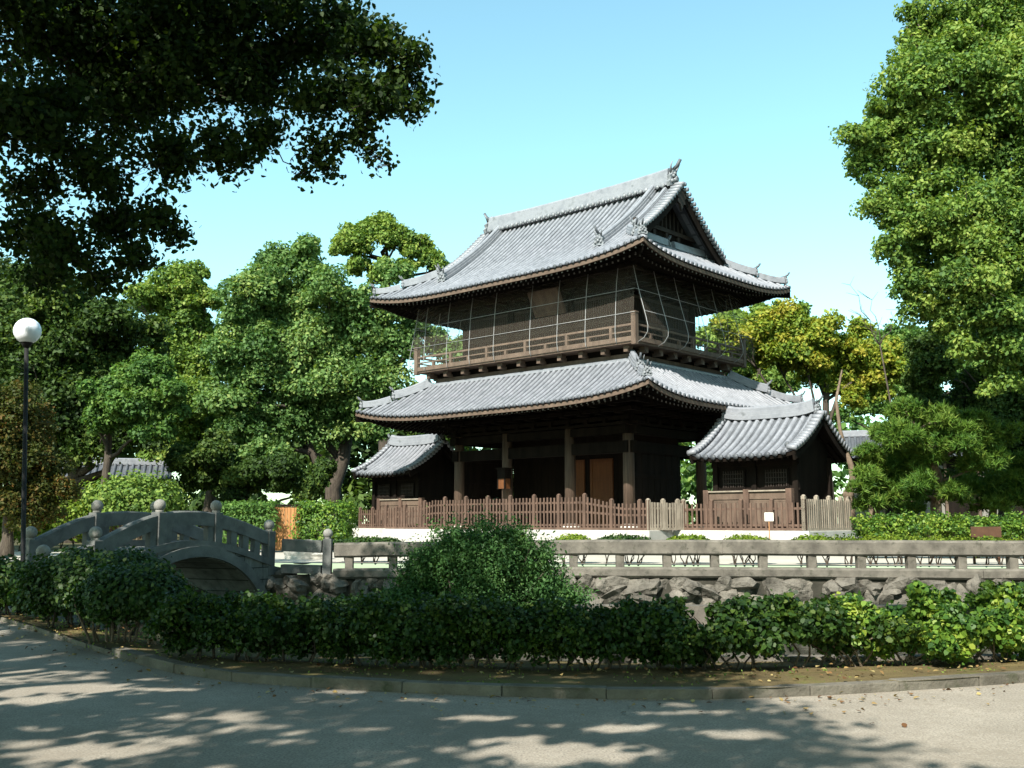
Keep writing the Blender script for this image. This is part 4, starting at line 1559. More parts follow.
# ================================================================== SIDE HALLS
def side_hall(mx, label):
    """hall at the gate's flank; local frame = gate frame, mx mirrors it"""
    x0, x1, yc = 7.65, 11.85, -0.65
    xm = (x0 + x1) / 2
    t = thing('side_hall', label, 'side hall', bw(mx * xm, yc, ZP), -TH, 'tiled side halls flanking the gate')
    ZB = ZP
    HD, z0, a, b_ = 2.25, 3.86, 0.42, 0.12
    hw = (x1 - x0) / 2

    def rp(x, d, sg):
        u = 0.16 * (abs(x) / hw) ** 4 * max(0, 1 - d / 2.6)
        return Vector((x, sg * (HD - d), z0 - ZB + a * d + b_ * d * d + u))

    mb = MB()
    slopes = []
    dummy = Roof(hw, HD, z0, a, b_, 0, HD)
    for sg in (-1, 1):
        ribs, caps = MB(), MB()
        slopes.append((ribs, caps))
        dummy.strips(mb, ribs, caps, 0.30, 0.085, lambda c, d, sg=sg: rp(c, d, sg), hw - 0.25, lambda c: HD, nd=10)
        for s_ in (-1, 1):
            dummy.strips(mb, MB(), MB(), 0.25, 0.085, lambda c, d, sg=sg: rp(c, d, sg), 0, lambda c: HD, *sorted((s_ * (hw - 0.25), s_ * hw)), nd=10)
    ro = mb.build('roof', M['tile'], t)
    for ribs, caps in slopes:
        ribs.build('round_tiles', M['tile_rib'], ro)
        caps.build('eave_end_tiles', M['tile'], ro)
    for s_ in (-1, 1):
        mb = MB()
        for sg in (-1, 1):
            for i in range(13):
                d = 0.02 + (HD - 0.1) * i / 12
                q = rp(s_ * hw, d, sg)
                mb.tube([(s_ * (hw - 0.28), q.y, q.z + 0.10), (s_ * (hw + 0.07), q.y, q.z + 0.06)], [0.095, 0.105], 8)
        mb.build('verge_tiles', M['tile_light'], ro)
    # ridge
    rz_ = z0 - ZB + a * HD + b_ * HD * HD
    pts = [(-1.85 + 3.7 * i / 12, 0, rz_ - 0.04 + 0.14 * (abs(i - 6) / 6) ** 4) for i in range(13)]
    ridge(pts, 0.2, 0.50, ro, 'ridge')
    for s_ in (-1, 1):
        oni((s_ * 1.86, 0, rz_ + 0.1), (s_, 0), 0.62, ro)
    # little guardian tile at the outer front corner
    q = rp(mx * (hw - 0.45), 0.35, -1)
    m2 = MB()
    m2.ball(q + Vector((0, 0, 0.16)), 0.11, 8, 6)
    m2.tube([q, q + Vector((0, 0, 0.2))], [0.06, 0.08], 6)
    m2.build('corner_ornament', M['tile'], ro)
    # soffit, rafters
    mb = MB()
    for sg in (-1, 1):
        vv, ff = [], []
        for i in range(9):
            x = -hw + 2 * hw * i / 8
            for d, dz in ((0, -0.04), (0.03, -0.16), (0.8, -0.17), (HD, -0.2)):
                q = rp(x, d, sg)
                vv.append((q.x, q.y, q.z + dz))
        for i in range(8):
            for k in range(3):
                ff.append((i * 4 + k, i * 4 + k + 1, i * 4 + k + 5, i * 4 + k + 4))
        mb.add(vv, ff)
        for i in range(18):
            x = -hw + 0.1 + (2 * hw - 0.2) * i / 17
            q0, q1 = rp(x, 0.1, sg), rp(x, 1.3, sg)
            mb.bar(q0 + Vector((0, 0, -0.2)), q1 + Vector((0, 0, -0.24)), 0.07, 0.08)
        for s_ in (-1, 1):
            pts = []
            for i in range(9):
                q = rp(s_ * (hw - 0.06), HD * i / 8, sg)
                pts.append((s_ * (hw - 0.06), q.y, q.z - 0.18))
            mb.sweep(pts, [(-.04, -.16), (.04, -.16), (.04, .14), (-.04, .14)])
    mb.build('eaves', M['wood_dark'], ro)
    # body
    mb = MB()
    bx, by = 1.6, 1.25
    mb.box(-bx, bx, -by, by, 0.0, 2.55)
    body = mb.build('wall', M['wood_dark'], t)
    for s_ in (-1, 1):
        mb = MB()
        pts = [(s_ * (bx + 0.003), -by, 2.5)] + [(s_ * (bx + 0.003), sg_ * (HD - d), rp(0, d, 1).z - 0.2) for sg_, ds in ((-1, [1.0, 1.4, 1.8, HD]), (1, [1.8, 1.4, 1.0])) for d in ds] + [(s_ * (bx + 0.003), by, 2.5)]
        n_ = len(pts)
        mb.add(pts + [(x_ - s_ * 0.06, y_, z_) for x_, y_, z_ in pts], [tuple(range(n_)), tuple(range(2 * n_ - 1, n_ - 1, -1))] + [(i, (i + 1) % n_, n_ + (i + 1) % n_, n_ + i) for i in range(n_)])
        mb.build('gable', M['wood_dark'], body)
    mb = MB()
    for x in (-bx, -0.02, bx):
        for y in (-by, by):
            mb.box(x - 0.10, x + 0.10, y - 0.10, y + 0.10, 0, 2.6)
    mb.box(-bx - .15, bx + .15, -by - 0.07, -by, 2.28, 2.48)
    mb.box(-bx - .15, bx + .15, -by - 0.06, -by, 1.38, 1.46)
    mb.build('posts', M['wood_dark'], body)
    for xw in (-0.86, 0.86):
        mb = MB()
        mb.box(xw - 0.48, xw + 0.48, -by - 0.05, -by - 0.005, 1.47, 2.16)
        w = mb.build('window', M['wood_dark'], body)
        mb = MB()
        for i in range(9):
            x = xw - 0.4 + 0.8 * i / 8
            mb.box(x - 0.015, x + 0.015, -by - 0.075, -by - 0.052, 1.52, 2.12)
        for z in (1.65, 1.82, 1.99):
            mb.box(xw - 0.42, xw + 0.42, -by - 0.085, -by - 0.076, z, z + 0.03)
        mb.build('lattice', M['wood_lattice'], w)
    return t


side_hall(1, 'tiled side hall right of the gate with lattice windows, its whole pale roof in sun')
side_hall(-1, 'smaller looking tiled side hall left of the gate beside the tall dark trees')

# board screens in front of the halls
def board_screen(xs, yb, ztop, label):
    o0 = bw(xs[0], yb, ZP)
    t = thing('board_screen', label, 'board fence', o0, -TH)
    L_ = xs[-1] - xs[0]
    for x in xs:
        mb = MB()
        mb.box(x - xs[0] - 0.11, x - xs[0] + 0.11, -0.11, 0.11, 0, ztop)
        mb.build('post', M['wood_red'], t, bevel=0.01)
    mb = MB()
    for a, b_ in zip(xs, xs[1:]):
        a, b_ = a - xs[0] + 0.11, b_ - xs[0] - 0.11
        mb.box(a, b_, -0.03, 0.03, 0.12, ztop - 0.45)
        mb.box(a, b_, -0.05, 0.05, ztop - 0.35, ztop - 0.10)
        mb.box(a, b_, -0.02, 0.02, ztop - 0.445, ztop - 0.355)
    mb.build('boards', M['wood_brown'], t)
    mb = MB()
    for a, b_ in zip(xs, xs[1:]):
        mb.box(a - xs[0] + 0.11, b_ - xs[0] - 0.11, -0.12, 0.12, ztop - 0.09, ztop - 0.04)
    mb.build('cap_rail', M['wood_grey'], t)


board_screen((8.17, 9.81, 11.45), -2.6, 1.42, 'brown board screen with three posts below the right side hall windows')
board_screen((-10.6, -9.0, -7.6), -2.2, 1.42, 'brown board screen with weathered cap below the left side hall')

# ================================================================== PICKET FENCES
def picket_fence(pa, pb, top, label, mat, sp=0.178, post_every=7, z=ZP, rails=(0.16, 0.62), pw=0.07, topround=True):
    """pa, pb in the gate frame; top(t) gives the picket height"""
    A, B_ = Vector((pa[0], pa[1], 0)), Vector((pb[0], pb[1], 0))
    d = (B_ - A)
    Ln = d.length
    ang = math.atan2(d.y, d.x)
    t = thing('picket_fence', label, 'fence', bw(pa[0], pa[1], z), -TH + ang)
    n = int(round(Ln / sp))
    pk = MB()
    rl = MB()
    rp_ = random.Random(int(Ln * 100))
    for i in range(n + 1):
        s = Ln * i / n
        h = top(i / n)
        if i % post_every == 0 or i == n:
            mb = MB()
            mb.box(s - 0.065, s + 0.065, -0.065, 0.065, 0, h + 0.10)
            mb.ball((s, 0, h + 0.10), 0.075, 8, 5, 0.7)
            mb.build('post', mat, t)
        else:
            jx = rp_.uniform(-.008, .008)
            w = pw / 2
            tilt = Matrix.Rotation(rp_.uniform(-.012, .012), 4, 'Y')
            pk.box(s - w + jx, s + w + jx, -0.062, -0.03, 0.05, h + rp_.uniform(-.012, .012))
    m_ = 14
    for i in range(m_):
        s0, s1 = Ln * i / m_, Ln * (i + 1) / m_
        for r in rails:
            z0_ = r if r < 0.5 else None
            h0, h1 = top(i / m_), top((i + 1) / m_)
            a = r if r < 0.3 else (h0 - 0.20 if r > 0.55 else h0 * 0.55)
            b_ = r if r < 0.3 else (h1 - 0.20 if r > 0.55 else h1 * 0.55)
            rl.bar((s0, 0, a), (s1, 0, b_), 0.05, 0.075)
    rl.bar((0, 0, 0.03), (Ln, 0, 0.03), 0.12, 0.09)
    pk.build('pickets', mat, t)
    rl.build('rails', mat, t)
    return t


def top_front(t):
    x = -7.05 + 14.15 * t
    if x < -5.2:
        return 0.92
    if x < -3.9:
        return 0.92 + 0.28 * (x + 5.2) / 1.3
    if x < 4.35:
        return 1.20
    if x < 5.7:
        return 1.20 - 0.26 * (x - 4.35) / 1.35
    return 0.94


flat = lambda h: (lambda t: h)
picket_fence((-7.05, -4.8), (7.1, -4.8), top_front, 'long red brown picket fence across the front of the gate, raised in the middle', M['wood_red'], rails=(0.16, 0.45, 0.62))
picket_fence((7.1, -4.8), (7.6, -3.3), flat(0.96), 'short pale grey picket return between front fence and right hall fence', M['wood_grey'], sp=0.13, post_every=5)
picket_fence((7.6, -3.3), (12.3, -3.3), flat(0.92), 'red brown picket fence before the right side hall', M['wood_red'], post_every=6, sp=0.2)
picket_fence((12.3, -3.3), (12.3, 0.1), flat(1.03), 'pale grey picket fence closing the right end of the plinth', M['wood_grey'], sp=0.155, post_every=6)
picket_fence((-11.4, -2.75), (-8.1, -3.3), flat(0.86), 'red brown picket fence before the left side hall', M['wood_red'], post_every=6, sp=0.2)

# ================================================================== BACKGROUND BUILDINGS
def far_building(name, label, px0, px1, Y0, Y1, eave_py, ridge_dz, depth, seed):
    a, b_ = at(px0, eave_py, Y0), at(px1, eave_py, Y1)
    a.z = b_.z = (a.z + b_.z) / 2
    d = b_ - a
    Ln = d.length
    ang = math.atan2(d.y, d.x)
    t = thing(name, label, 'building', (a.x, a.y, ZF), ang)
    ze = a.z - ZF
    mb, ribs, caps = MB(), MB(), MB()
    rf = Roof(Ln / 2, depth / 2, ze, ridge_dz / (depth / 2), 0, 0, depth / 2)
    for sg in (-1, 1):
        rf.strips(mb, ribs, caps, 0.33, 0.09, lambda c, dd, sg=sg: Vector((c + Ln / 2, sg * (depth / 2 - dd) + depth / 2, ze + dd * ridge_dz / (depth / 2))), Ln / 2, lambda c: depth / 2, nd=3)
    ro = mb.build('roof', M['tile'], t)
    ribs.build('round_tiles', M['tile'], ro)
    ridge([(0.1, depth / 2, ze + ridge_dz - 0.03), (Ln - 0.1, depth / 2, ze + ridge_dz - 0.03)], 0.18, 0.4, ro, 'ridge')
    mb = MB()
    mb.box(0.4, Ln - 0.4, 0.8, depth - 0.8, 0, ze + 0.1)
    w = mb.build('wall', M['wood_dark'], t)
    mb = MB()
    n = int(Ln / 1.9)
    for i in range(n + 1):
        x = 0.5 + (Ln - 1.0) * i / n
        mb.box(x - 0.08, x + 0.08, 0.72, 0.797, 0, ze)
    mb.box(0.4, Ln - 0.4, 0.71, 0.795, 0.9, 1.02)
    mb.build('posts', M['wood_brown'], w)
    for i in range(n):
        x = 0.5 + (Ln - 1.0) * i / n
        if i % 2 == 0:
            mb = MB()
            mb.box(x + 0.12, x + (Ln - 1) / n - 0.12, 0.76, 0.798, 1.1, ze - 0.5)
            mb.build('plaster_panel', M['plaster'], w)
    return t


far_building('hall_building', 'long tiled hall half hidden behind the pines on the right', 842, 1090, 62, 58, 456, 1.5, 5.0, 3)
far_building('hall_building', 'low tiled building glimpsed under the dark trees on the left', 40, 170, 58, 60, 478, 0.9, 4.0, 4)

# ================================================================== STREET LAMP, SIGNS, SMALL THINGS
lp = at(27.5, 331, 17.2)
lb_ = at(23, 560, 17.2)
LX = lp.x - lb_.x
t = thing('street_lamp', 'tall black pole lamp with a round white globe at the left', 'street lamp', (lb_.x, lp.y, 0.05))
H_ = lp.z - 0.05
mb = MB()
mb.tube([(0, 0, -0.1), (0, 0, 0.8), (0.002, 0, 0.82), (LX, 0, H_ - 0.26)], [0.055, 0.055, 0.038, 0.034], 12)
mb.build('pole', M['metal_black'], t)
mb = MB()
mb.tube([(LX, 0, H_ - 0.28), (LX, 0, H_ - 0.20), (LX, 0, H_ - 0.16)], [0.05, 0.10, 0.11], 14)
mb.build('collar', M['metal_black'], t)
mb = MB()
mb.ball((LX, 0, H_), 0.222, 28, 18)
mb.build('globe', M['globe'], t)

sp_ = at(86, 571, 14.6)
t = thing('plant_label', 'small white label plate on a stake among the dark shrubs by the bridge', 'sign', (sp_.x, sp_.y, 0))
mb = MB()
mb.box(-0.012, 0.012, 0.01, 0.03, -0.1, sp_.z)
mb.build('stake', M['metal_black'], t)
mb = MB()
mb.box(-0.10, 0.10, -0.008, 0.008, sp_.z - 0.06, sp_.z + 0.06, Matrix.Rotation(R(-4), 4, 'Y'))
mb.build('plate', M['sign_white'], t)

sp_ = at(769, 517, 30.8)
t = thing('notice_stake', 'small cream notice on a thin stake before the right hall fence', 'sign', (sp_.x, sp_.y, ZF))
mb = MB()
mb.cyl(0, 0.02, -0.1, sp_.z - ZF, 0.014, 6)
mb.build('stake', M['wood_orange'], t)
mb = MB()
mb.box(-0.13, 0.13, -0.01, 0.01, sp_.z - ZF - 0.12, sp_.z - ZF + 0.13)
mb.build('plate', M['sign_white'], t)

sp_ = at(986, 532, 23.6)
t = thing('low_sign_board', 'low rusty brown panel standing between the right hedge and the stone railing', 'sign', (sp_.x, sp_.y, ZF))
mb = MB()
mb.box(-0.34, 0.34, -0.03, 0.03, sp_.z - ZF - 0.12, sp_.z - ZF + 0.12)
mb.build('panel', M['sign_brown'], t, bevel=0.008)
mb = MB()
for x in (-0.28, 0.28):
    mb.box(x - 0.025, x + 0.025, 0.031, 0.07, -0.05, sp_.z - ZF + 0.1)
mb.build('legs', M['sign_brown'], t)

# small orange wooden gate among the shrubs left of the plinth
pa, pb = at(271, 520, 33.0), at(302, 520, 33.2)
t = thing('wooden_gate', 'small orange brown slatted wooden gate between two clipped shrubs', 'gate', (pa.x, pa.y, ZF))
W_ = pb.x - pa.x
mb = MB()
n = 9
for i in range(n):
    a = W_ * i / n
    mb.box(a + 0.006, a + W_ / n - 0.006, -0.02 - 0.006 * (i % 2), 0.02, 0.05, 1.44)
mb.build('slats', M['wood_orange'], t)
mb = MB()
mb.box(-0.05, W_ + 0.05, -0.06, 0.06, 1.443, 1.51)
mb.box(-0.07, 0.0, -0.05, 0.05, 0, 1.44)
mb.box(W_, W_ + 0.07, -0.05, 0.05, 0, 1.44)
mb.build('frame', M['wood_dark'], t)

# pale flat stones behind the bridge end
for k, (px, py, s_, lb) in enumerate(((303, 541, 0.42, 'flat pale garden stone by the bridge end, left of a taller one'), (318, 543, 0.30, 'small pale garden stone beside the ball topped railing post'))):
    p = at(px, py, 27.0)
    bm = bmesh.new()
    r = bmesh.ops.create_icosphere(bm, subdivisions=3, radius=1.0)
    for vv in r['verts']:
        c = vv.co
        n_ = 1 + 0.12 * math.sin(4 * c.x + k) * math.sin(3 * c.y) + 0.06 * math.sin(9 * c.z + k)
        vv.co = Vector((c.x * s_ * 1.2, c.y * s_ * .8, c.z * s_ * .75)) * n_
    me = bpy.data.meshes.new('garden_stone')
    bm.to_mesh(me)
    bm.free()
    o_ = link_mesh('garden_stone', me, M['stone_pale'])
    o_.location = (p.x, p.y, ZF + s_ * 0.4)
    tag(o_, lb, 'stone')
# ================================================================== VEGETATION
# ---- front hedge along the kerb: three lengths, then separate shrubs
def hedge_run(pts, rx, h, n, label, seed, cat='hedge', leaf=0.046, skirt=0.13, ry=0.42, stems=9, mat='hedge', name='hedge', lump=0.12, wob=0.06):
    """a hedge as a row of merging leafy clumps on a line of stems"""
    a, b_ = Vector(pts[0]), Vector(pts[1])
    c = (a + b_) / 2
    d = b_ - a
    half = d.length / 2
    rs = np.random.RandomState(seed)
    rnd = random.Random(seed)
    t = thing(name, label, cat, (c.x, c.y, c.z), math.atan2(d.y, d.x))
    bl = []
    x = -half
    k = 0
    while x < half:
        top = h + rnd.uniform(-wob, wob) * h * 0.5 + 0.025 * h * math.sin(x * 2.3 + seed)
        r = min(0.36, h * 0.42) * rnd.uniform(0.8, 1.15)
        bl.append((x, rnd.uniform(-.3, .3) * ry, top - r * 0.9, r))
        bl.append((x + 0.1, -ry * rnd.uniform(0.3, 0.65), top * rnd.uniform(0.5, 0.68), r * 0.95))
        bl.append((x + 0.05, ry * rnd.uniform(0.3, 0.65), top * rnd.uniform(0.45, 0.7), r * 0.95))
        if k % 2 == 0 or skirt < 0.2:
            bl.append((x + 0.15, rnd.uniform(-.5, .3) * ry, max(skirt * h + r * 0.6, h * 0.3), r * 0.8))
        x += 0.24
        k += 1
    P, N, T = crown_points(bl, n, rs, sub=6, sub_r=0.46, squash=0.9, zmin=-0.8, tone_var=0.2, up=0.5, inner=0.7)
    P[:, 2] = np.maximum(P[:, 2], 0.05 + 0.04 * rs.uniform(0, 1, len(P)))
    leaf_mesh('foliage', L[mat], t, P, N, leaf * rs.uniform(0.55, 1.4, len(P)), T, 'leaf', 0.46, rs)
    mb = MB()
    for i in range(stems * 2):
        fx_ = -half + 2 * half * (i + rnd.uniform(0.2, 0.8)) / (stems * 2)
        foot = Vector((fx_, rnd.uniform(-.3, .3) * ry, -0.05))
        for j in range(rnd.randint(1, 3)):
            e = foot + Vector((rnd.uniform(-.3, .3) * h, rnd.uniform(-.3, .3) * ry, h * rnd.uniform(0.5, 0.8)))
            mb.tube(wiggle(foot, e, 4, 0.06 * h, rnd), [0.018, .015, .012, .009, .006], 5)
    mb.build('stems', M['bark'], t)
    return t


HZ = -0.02
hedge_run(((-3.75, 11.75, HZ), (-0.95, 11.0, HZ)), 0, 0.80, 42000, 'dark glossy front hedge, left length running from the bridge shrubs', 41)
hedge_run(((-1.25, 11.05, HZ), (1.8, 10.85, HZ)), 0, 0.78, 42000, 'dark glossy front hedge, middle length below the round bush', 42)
def leggy(label, c, rx, h, n, seed, mat, z_low, stems, sm):
    rs = np.random.RandomState(seed)
    rnd = random.Random(seed)
    t = thing('hedge_shrub', label, 'shrub', c)
    bl = []
    for i in range(int(19 * rx / 0.6)):
        x = rnd.uniform(-1, 1) * rx
        r = rnd.uniform(0.16, 0.28)
        k = rnd.uniform(0, 1)
        bl.append((x, rnd.uniform(-.38, .38), z_low + (h - r - z_low) * k ** 0.7, r))
    P, N, T = crown_points(bl, n, rs, sub=6, sub_r=0.5, squash=0.85, zmin=-0.9, tone_var=0.24, up=0.5, inner=0.9)
    leaf_mesh('foliage', L[mat], t, P, N, 0.056 * rs.uniform(0.55, 1.4, len(P)), T, 'leaf', 0.5, rs)
    mb = MB()
    for i in range(stems):
        foot = Vector((rnd.uniform(-.55, .55) * rx, rnd.uniform(-.12, .12), -0.05))
        for j in range(rnd.randint(2, 3)):
            x, y, z, r = rnd.choice(bl)
            mb.tube(wiggle(foot, (lerp(foot.x, x, 0.75), y * 0.8, z), 5, 0.05, rnd), [.017, .014, .012, .01, .008, .005], 5)
    mb.build('stems', M[sm], t)


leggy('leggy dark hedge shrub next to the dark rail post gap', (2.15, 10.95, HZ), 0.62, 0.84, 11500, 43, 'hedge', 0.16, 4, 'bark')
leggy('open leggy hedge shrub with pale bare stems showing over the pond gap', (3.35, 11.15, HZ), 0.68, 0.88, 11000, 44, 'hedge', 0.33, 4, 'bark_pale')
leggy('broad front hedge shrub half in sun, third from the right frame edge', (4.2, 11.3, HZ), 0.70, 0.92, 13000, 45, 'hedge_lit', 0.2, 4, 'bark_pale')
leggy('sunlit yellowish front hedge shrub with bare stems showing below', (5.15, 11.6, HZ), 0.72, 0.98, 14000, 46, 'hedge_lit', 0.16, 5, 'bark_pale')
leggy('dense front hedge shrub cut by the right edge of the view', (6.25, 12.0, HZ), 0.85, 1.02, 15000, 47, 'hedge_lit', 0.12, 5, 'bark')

# ---- big fine-leaved round bush
bc = at(482, 560, 13.4)
rs = np.random.RandomState(5)
bush_t = t = thing('round_bush', 'large round feathery green bush in front of the stone railing', 'bush', (bc.x, 13.4, -0.05))
bl = [(-0.55, 0, 0.55, 0.52), (0.45, 0.1, 0.6, 0.58), (0, 0.0, 0.85, 0.68), (-0.25, -0.2, 1.15, 0.48), (0.3, 0.1, 1.2, 0.45), (0.85, 0, 0.72, 0.36), (-0.85, 0.1, 0.72, 0.34), (0, -0.3, 0.5, 0.55), (0.05, 0, 1.30, 0.36), (0.66, 0, 1.05, 0.36), (-0.66, 0, 1.02, 0.36), (1.08, 0, 0.5, 0.34), (-1.08, 0.05, 0.5, 0.34), (-0.35, 0, 1.3, 0.26), (0.4, 0, 1.3, 0.28)]
P, N, T = crown_points(bl, 80000, rs, sub=14, sub_r=0.36, squash=0.95, zmin=-0.8, tone_var=0.17, up=0.5, inner=0.8)
P += rs.normal(scale=0.045, size=P.shape)
spr = rs.uniform(size=len(P)) < 0.10
P[spr] *= 1.0 + rs.uniform(0.02, 0.16, (int(spr.sum()), 1))
leaf_mesh('foliage', L['fine'], t, P, N, 0.040 * rs.uniform(0.6, 1.5, len(P)), T, 'leaf', 0.30, rs)
mb = MB()
rnd = random.Random(4)
for i in range(12):
    e = Vector((rnd.uniform(-.8, .8), rnd.uniform(-.4, .4), rnd.uniform(0.7, 1.4)))
    mb.tube(wiggle((e.x * .15, e.y * .2, -0.1), e, 4, .08, rnd), [.022, .018, .014, .01, .006], 5)
# fine arching sprays that break the outline
mb.build('stems', M['bark'], t)
# ---- shrubs by the bridge
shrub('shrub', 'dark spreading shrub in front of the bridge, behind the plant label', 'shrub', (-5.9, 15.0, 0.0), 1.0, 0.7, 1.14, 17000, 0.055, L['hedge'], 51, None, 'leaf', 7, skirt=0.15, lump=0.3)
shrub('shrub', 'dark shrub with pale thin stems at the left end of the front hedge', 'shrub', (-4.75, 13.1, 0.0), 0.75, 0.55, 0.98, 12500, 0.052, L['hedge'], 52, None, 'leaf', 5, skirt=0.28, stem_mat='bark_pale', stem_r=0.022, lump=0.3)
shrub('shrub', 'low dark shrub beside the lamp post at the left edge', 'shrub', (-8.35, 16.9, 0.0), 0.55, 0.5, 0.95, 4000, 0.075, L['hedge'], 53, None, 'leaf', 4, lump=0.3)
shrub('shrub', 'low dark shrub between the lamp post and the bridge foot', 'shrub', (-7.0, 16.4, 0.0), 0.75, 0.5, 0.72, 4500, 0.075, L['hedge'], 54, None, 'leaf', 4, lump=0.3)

# ---- low clipped bushes just behind the stone railing, bare stems below
GRP = 'low clipped bushes behind the stone railing'
lows = [(366, 0.9, 'wide low clipped bush behind the railing, left of the round bush'),
        (572, 0.42, 'small yellowish low bush behind the railing beside the round bush'),
        (620, 0.62, 'dark low clipped bush behind the railing before the gate fence'),
        (682, 0.50, 'low clipped bush behind the railing under the pale grey picket return'),
        (738, 0.50, 'low clipped bush behind the railing before the board screen'),
        (800, 0.48, 'low clipped bush behind the railing below the right hall notice')]
for i, (px, rx, lb) in enumerate(lows):
    X = (px - 512) / F_PX * 24.2
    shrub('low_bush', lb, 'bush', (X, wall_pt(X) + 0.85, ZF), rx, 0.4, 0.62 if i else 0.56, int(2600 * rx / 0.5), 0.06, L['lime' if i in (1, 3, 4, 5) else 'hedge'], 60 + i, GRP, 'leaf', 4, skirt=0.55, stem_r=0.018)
# bright low ground-cover hedge and the clipped hedge behind it
for i, (xa, xb, lb) in enumerate(((7.4, 9.6, 'lime green low border hedge behind the railing, left length'), (9.65, 13.4, 'lime green low border hedge behind the railing, right length by the brown panel'))):
    hedge_run(((xa, wall_pt(xa) + 1.1, ZF), (xb, wall_pt(xb) + 1.1, ZF)), 0, 0.66, 9000, lb, 70 + i, leaf=0.05, ry=0.3, skirt=0.45, mat='lime', stems=6, wob=0.04, name='border_hedge')
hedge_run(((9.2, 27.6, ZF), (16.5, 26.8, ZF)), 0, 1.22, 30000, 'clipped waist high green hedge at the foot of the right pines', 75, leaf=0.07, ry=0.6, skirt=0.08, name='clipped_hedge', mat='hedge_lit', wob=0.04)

# ---- shrubs on the far left bank
shrub('shrub', 'yellow green rounded shrub on the far bank left of the bridge crest', 'shrub', (-15.2, 35.0, ZF), 1.5, 1.0, 1.9, 7000, 0.13, L['lime'], 81, None, 'clump', 5)
shrub('shrub', 'lime shrub at the far left behind the lamp post', 'shrub', (-16.8, 34.2, ZF), 1.0, 0.9, 1.5, 4200, 0.13, L['lime'], 82, None, 'clump', 5)
shrub('shrub', 'tall loose yellow green shrub above the bridge crest', 'shrub', (-12.6, 34.5, ZF), 1.55, 1.0, 2.45, 7500, 0.13, L['camphor_lit'], 83, None, 'clump', 8, skirt=0.3, stem_mat='bark_pale', stem_r=0.04, lump=0.3)
shrub('shrub', 'clipped green shrub left of the orange wooden gate', 'shrub', (-8.3, 33.2, ZF), 0.8, 0.7, 1.5, 7000, 0.085, L['camphor'], 84, None, 'clump', 4, boxy=True)
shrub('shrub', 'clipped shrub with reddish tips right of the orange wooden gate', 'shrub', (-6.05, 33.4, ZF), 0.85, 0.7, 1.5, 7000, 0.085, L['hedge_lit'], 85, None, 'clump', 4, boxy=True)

# ---- the big tree whose boughs hang into the top left
HANG = [(40, 40, 85), (130, 25, 85), (225, 25, 80), (310, 30, 65), (372, 45, 42), (405, 85, 30), (372, 98, 32), (330, 95, 45), (262, 85, 60),
        (190, 85, 65), (105, 100, 75), (30, 120, 75), (322, 142, 18), (312, 160, 13), (304, 175, 9), (330, 168, 10), (362, 132, 15), (372, 152, 12), (384, 165, 9), (352, 140, 14), (265, 140, 28), (222, 152, 34), (165, 160, 40),
        (100, 178, 36), (35, 190, 34), (25, 235, 34), (65, 250, 44), (120, 232, 36), (160, 222, 26), (180, 238, 10), (45, 275, 24), (100, 282, 22), (138, 262, 20), (412, 110, 16), (410, 58, 20)]
hang = pxblobs(11.0, HANG, 0.9, 5)
rng = random.Random(31)
shade = []
tries = 0
while len(shade) < 125 and tries < 60000:
    tries += 1
    # spread the masses so that their shade falls evenly over path, bridge and railing
    sx_, sy_, Z = rng.uniform(-13, 2.6), rng.uniform(2.0, 26.0), rng.uniform(5.5, 13.5)
    X, Y = sx_ - 0.51 * Z, sy_ - 0.985 * Z
    r = rng.uniform(0.9, 1.6)
    if sx_ + r > 2.9 + max(0, sy_ - 9) * 0.06 or Y < -6 or X < -17:
        continue
    q = proj((X, Y, Z))
    if Y > 0.5:
        rp_ = r * 1.55 * F_PX / max(q[2], 0.5)
        if q[0] + rp_ > -10 and q[0] - rp_ < 1034 and q[1] + rp_ > 0:
            if not (q[0] + rp_ < 340 and q[1] + rp_ < 110):
                continue
    shade.append((X, Y, Z, r))
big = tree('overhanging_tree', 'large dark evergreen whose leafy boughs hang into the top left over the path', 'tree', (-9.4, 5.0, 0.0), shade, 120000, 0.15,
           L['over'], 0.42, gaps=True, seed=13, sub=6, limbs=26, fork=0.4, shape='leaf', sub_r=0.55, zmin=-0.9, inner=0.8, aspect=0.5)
rs = np.random.RandomState(17)
bb = Vector((-9.4, 5.0, 0.0))
bl = [(x - bb.x, y - bb.y, z - bb.z, r) for x, y, z, r in hang]
P, N, T = crown_points(bl, 66000, rs, sub=14, sub_r=0.40, squash=0.85, zmin=-1.0, tone_var=0.2, up=0.2, inner=1.0)
P += rs.normal(scale=0.07, size=P.shape)
b3 = np.array([bb.x, bb.y, bb.z])
P, N, T = sun_gaps(P + b3, N, T)
P = P - b3
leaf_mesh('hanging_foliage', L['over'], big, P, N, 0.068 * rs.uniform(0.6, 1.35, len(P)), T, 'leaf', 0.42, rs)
mb = MB()
rnd = random.Random(8)
for k, (sx_, sy_, sz_) in enumerate(((1.8, 4.0, 5.2), (2.2, 5.0, 6.0), (1.2, 4.6, 4.4))):
    mb.tube(wiggle((0, 0, 3.2 + k * 0.6), (sx_, sy_, sz_), 5, 0.2, rnd), [0.15, .13, .12, .1, .09, .08], 8)
hubs = [at(px, py, 10.5) - bb for px, py in ((-120, -60), (40, -90), (170, -110), (290, -100), (-140, 120))]
for h_ in hubs:
    mb.tube(wiggle((0, 0, 4.4), h_, 6, 0.25, rnd), [0.13, .12, .11, .1, .08, .07, .06], 8)
done = [(h_, 0.05) for h_ in hubs]
todo = [(Vector(b_[:3]), b_[3]) for b_ in bl]
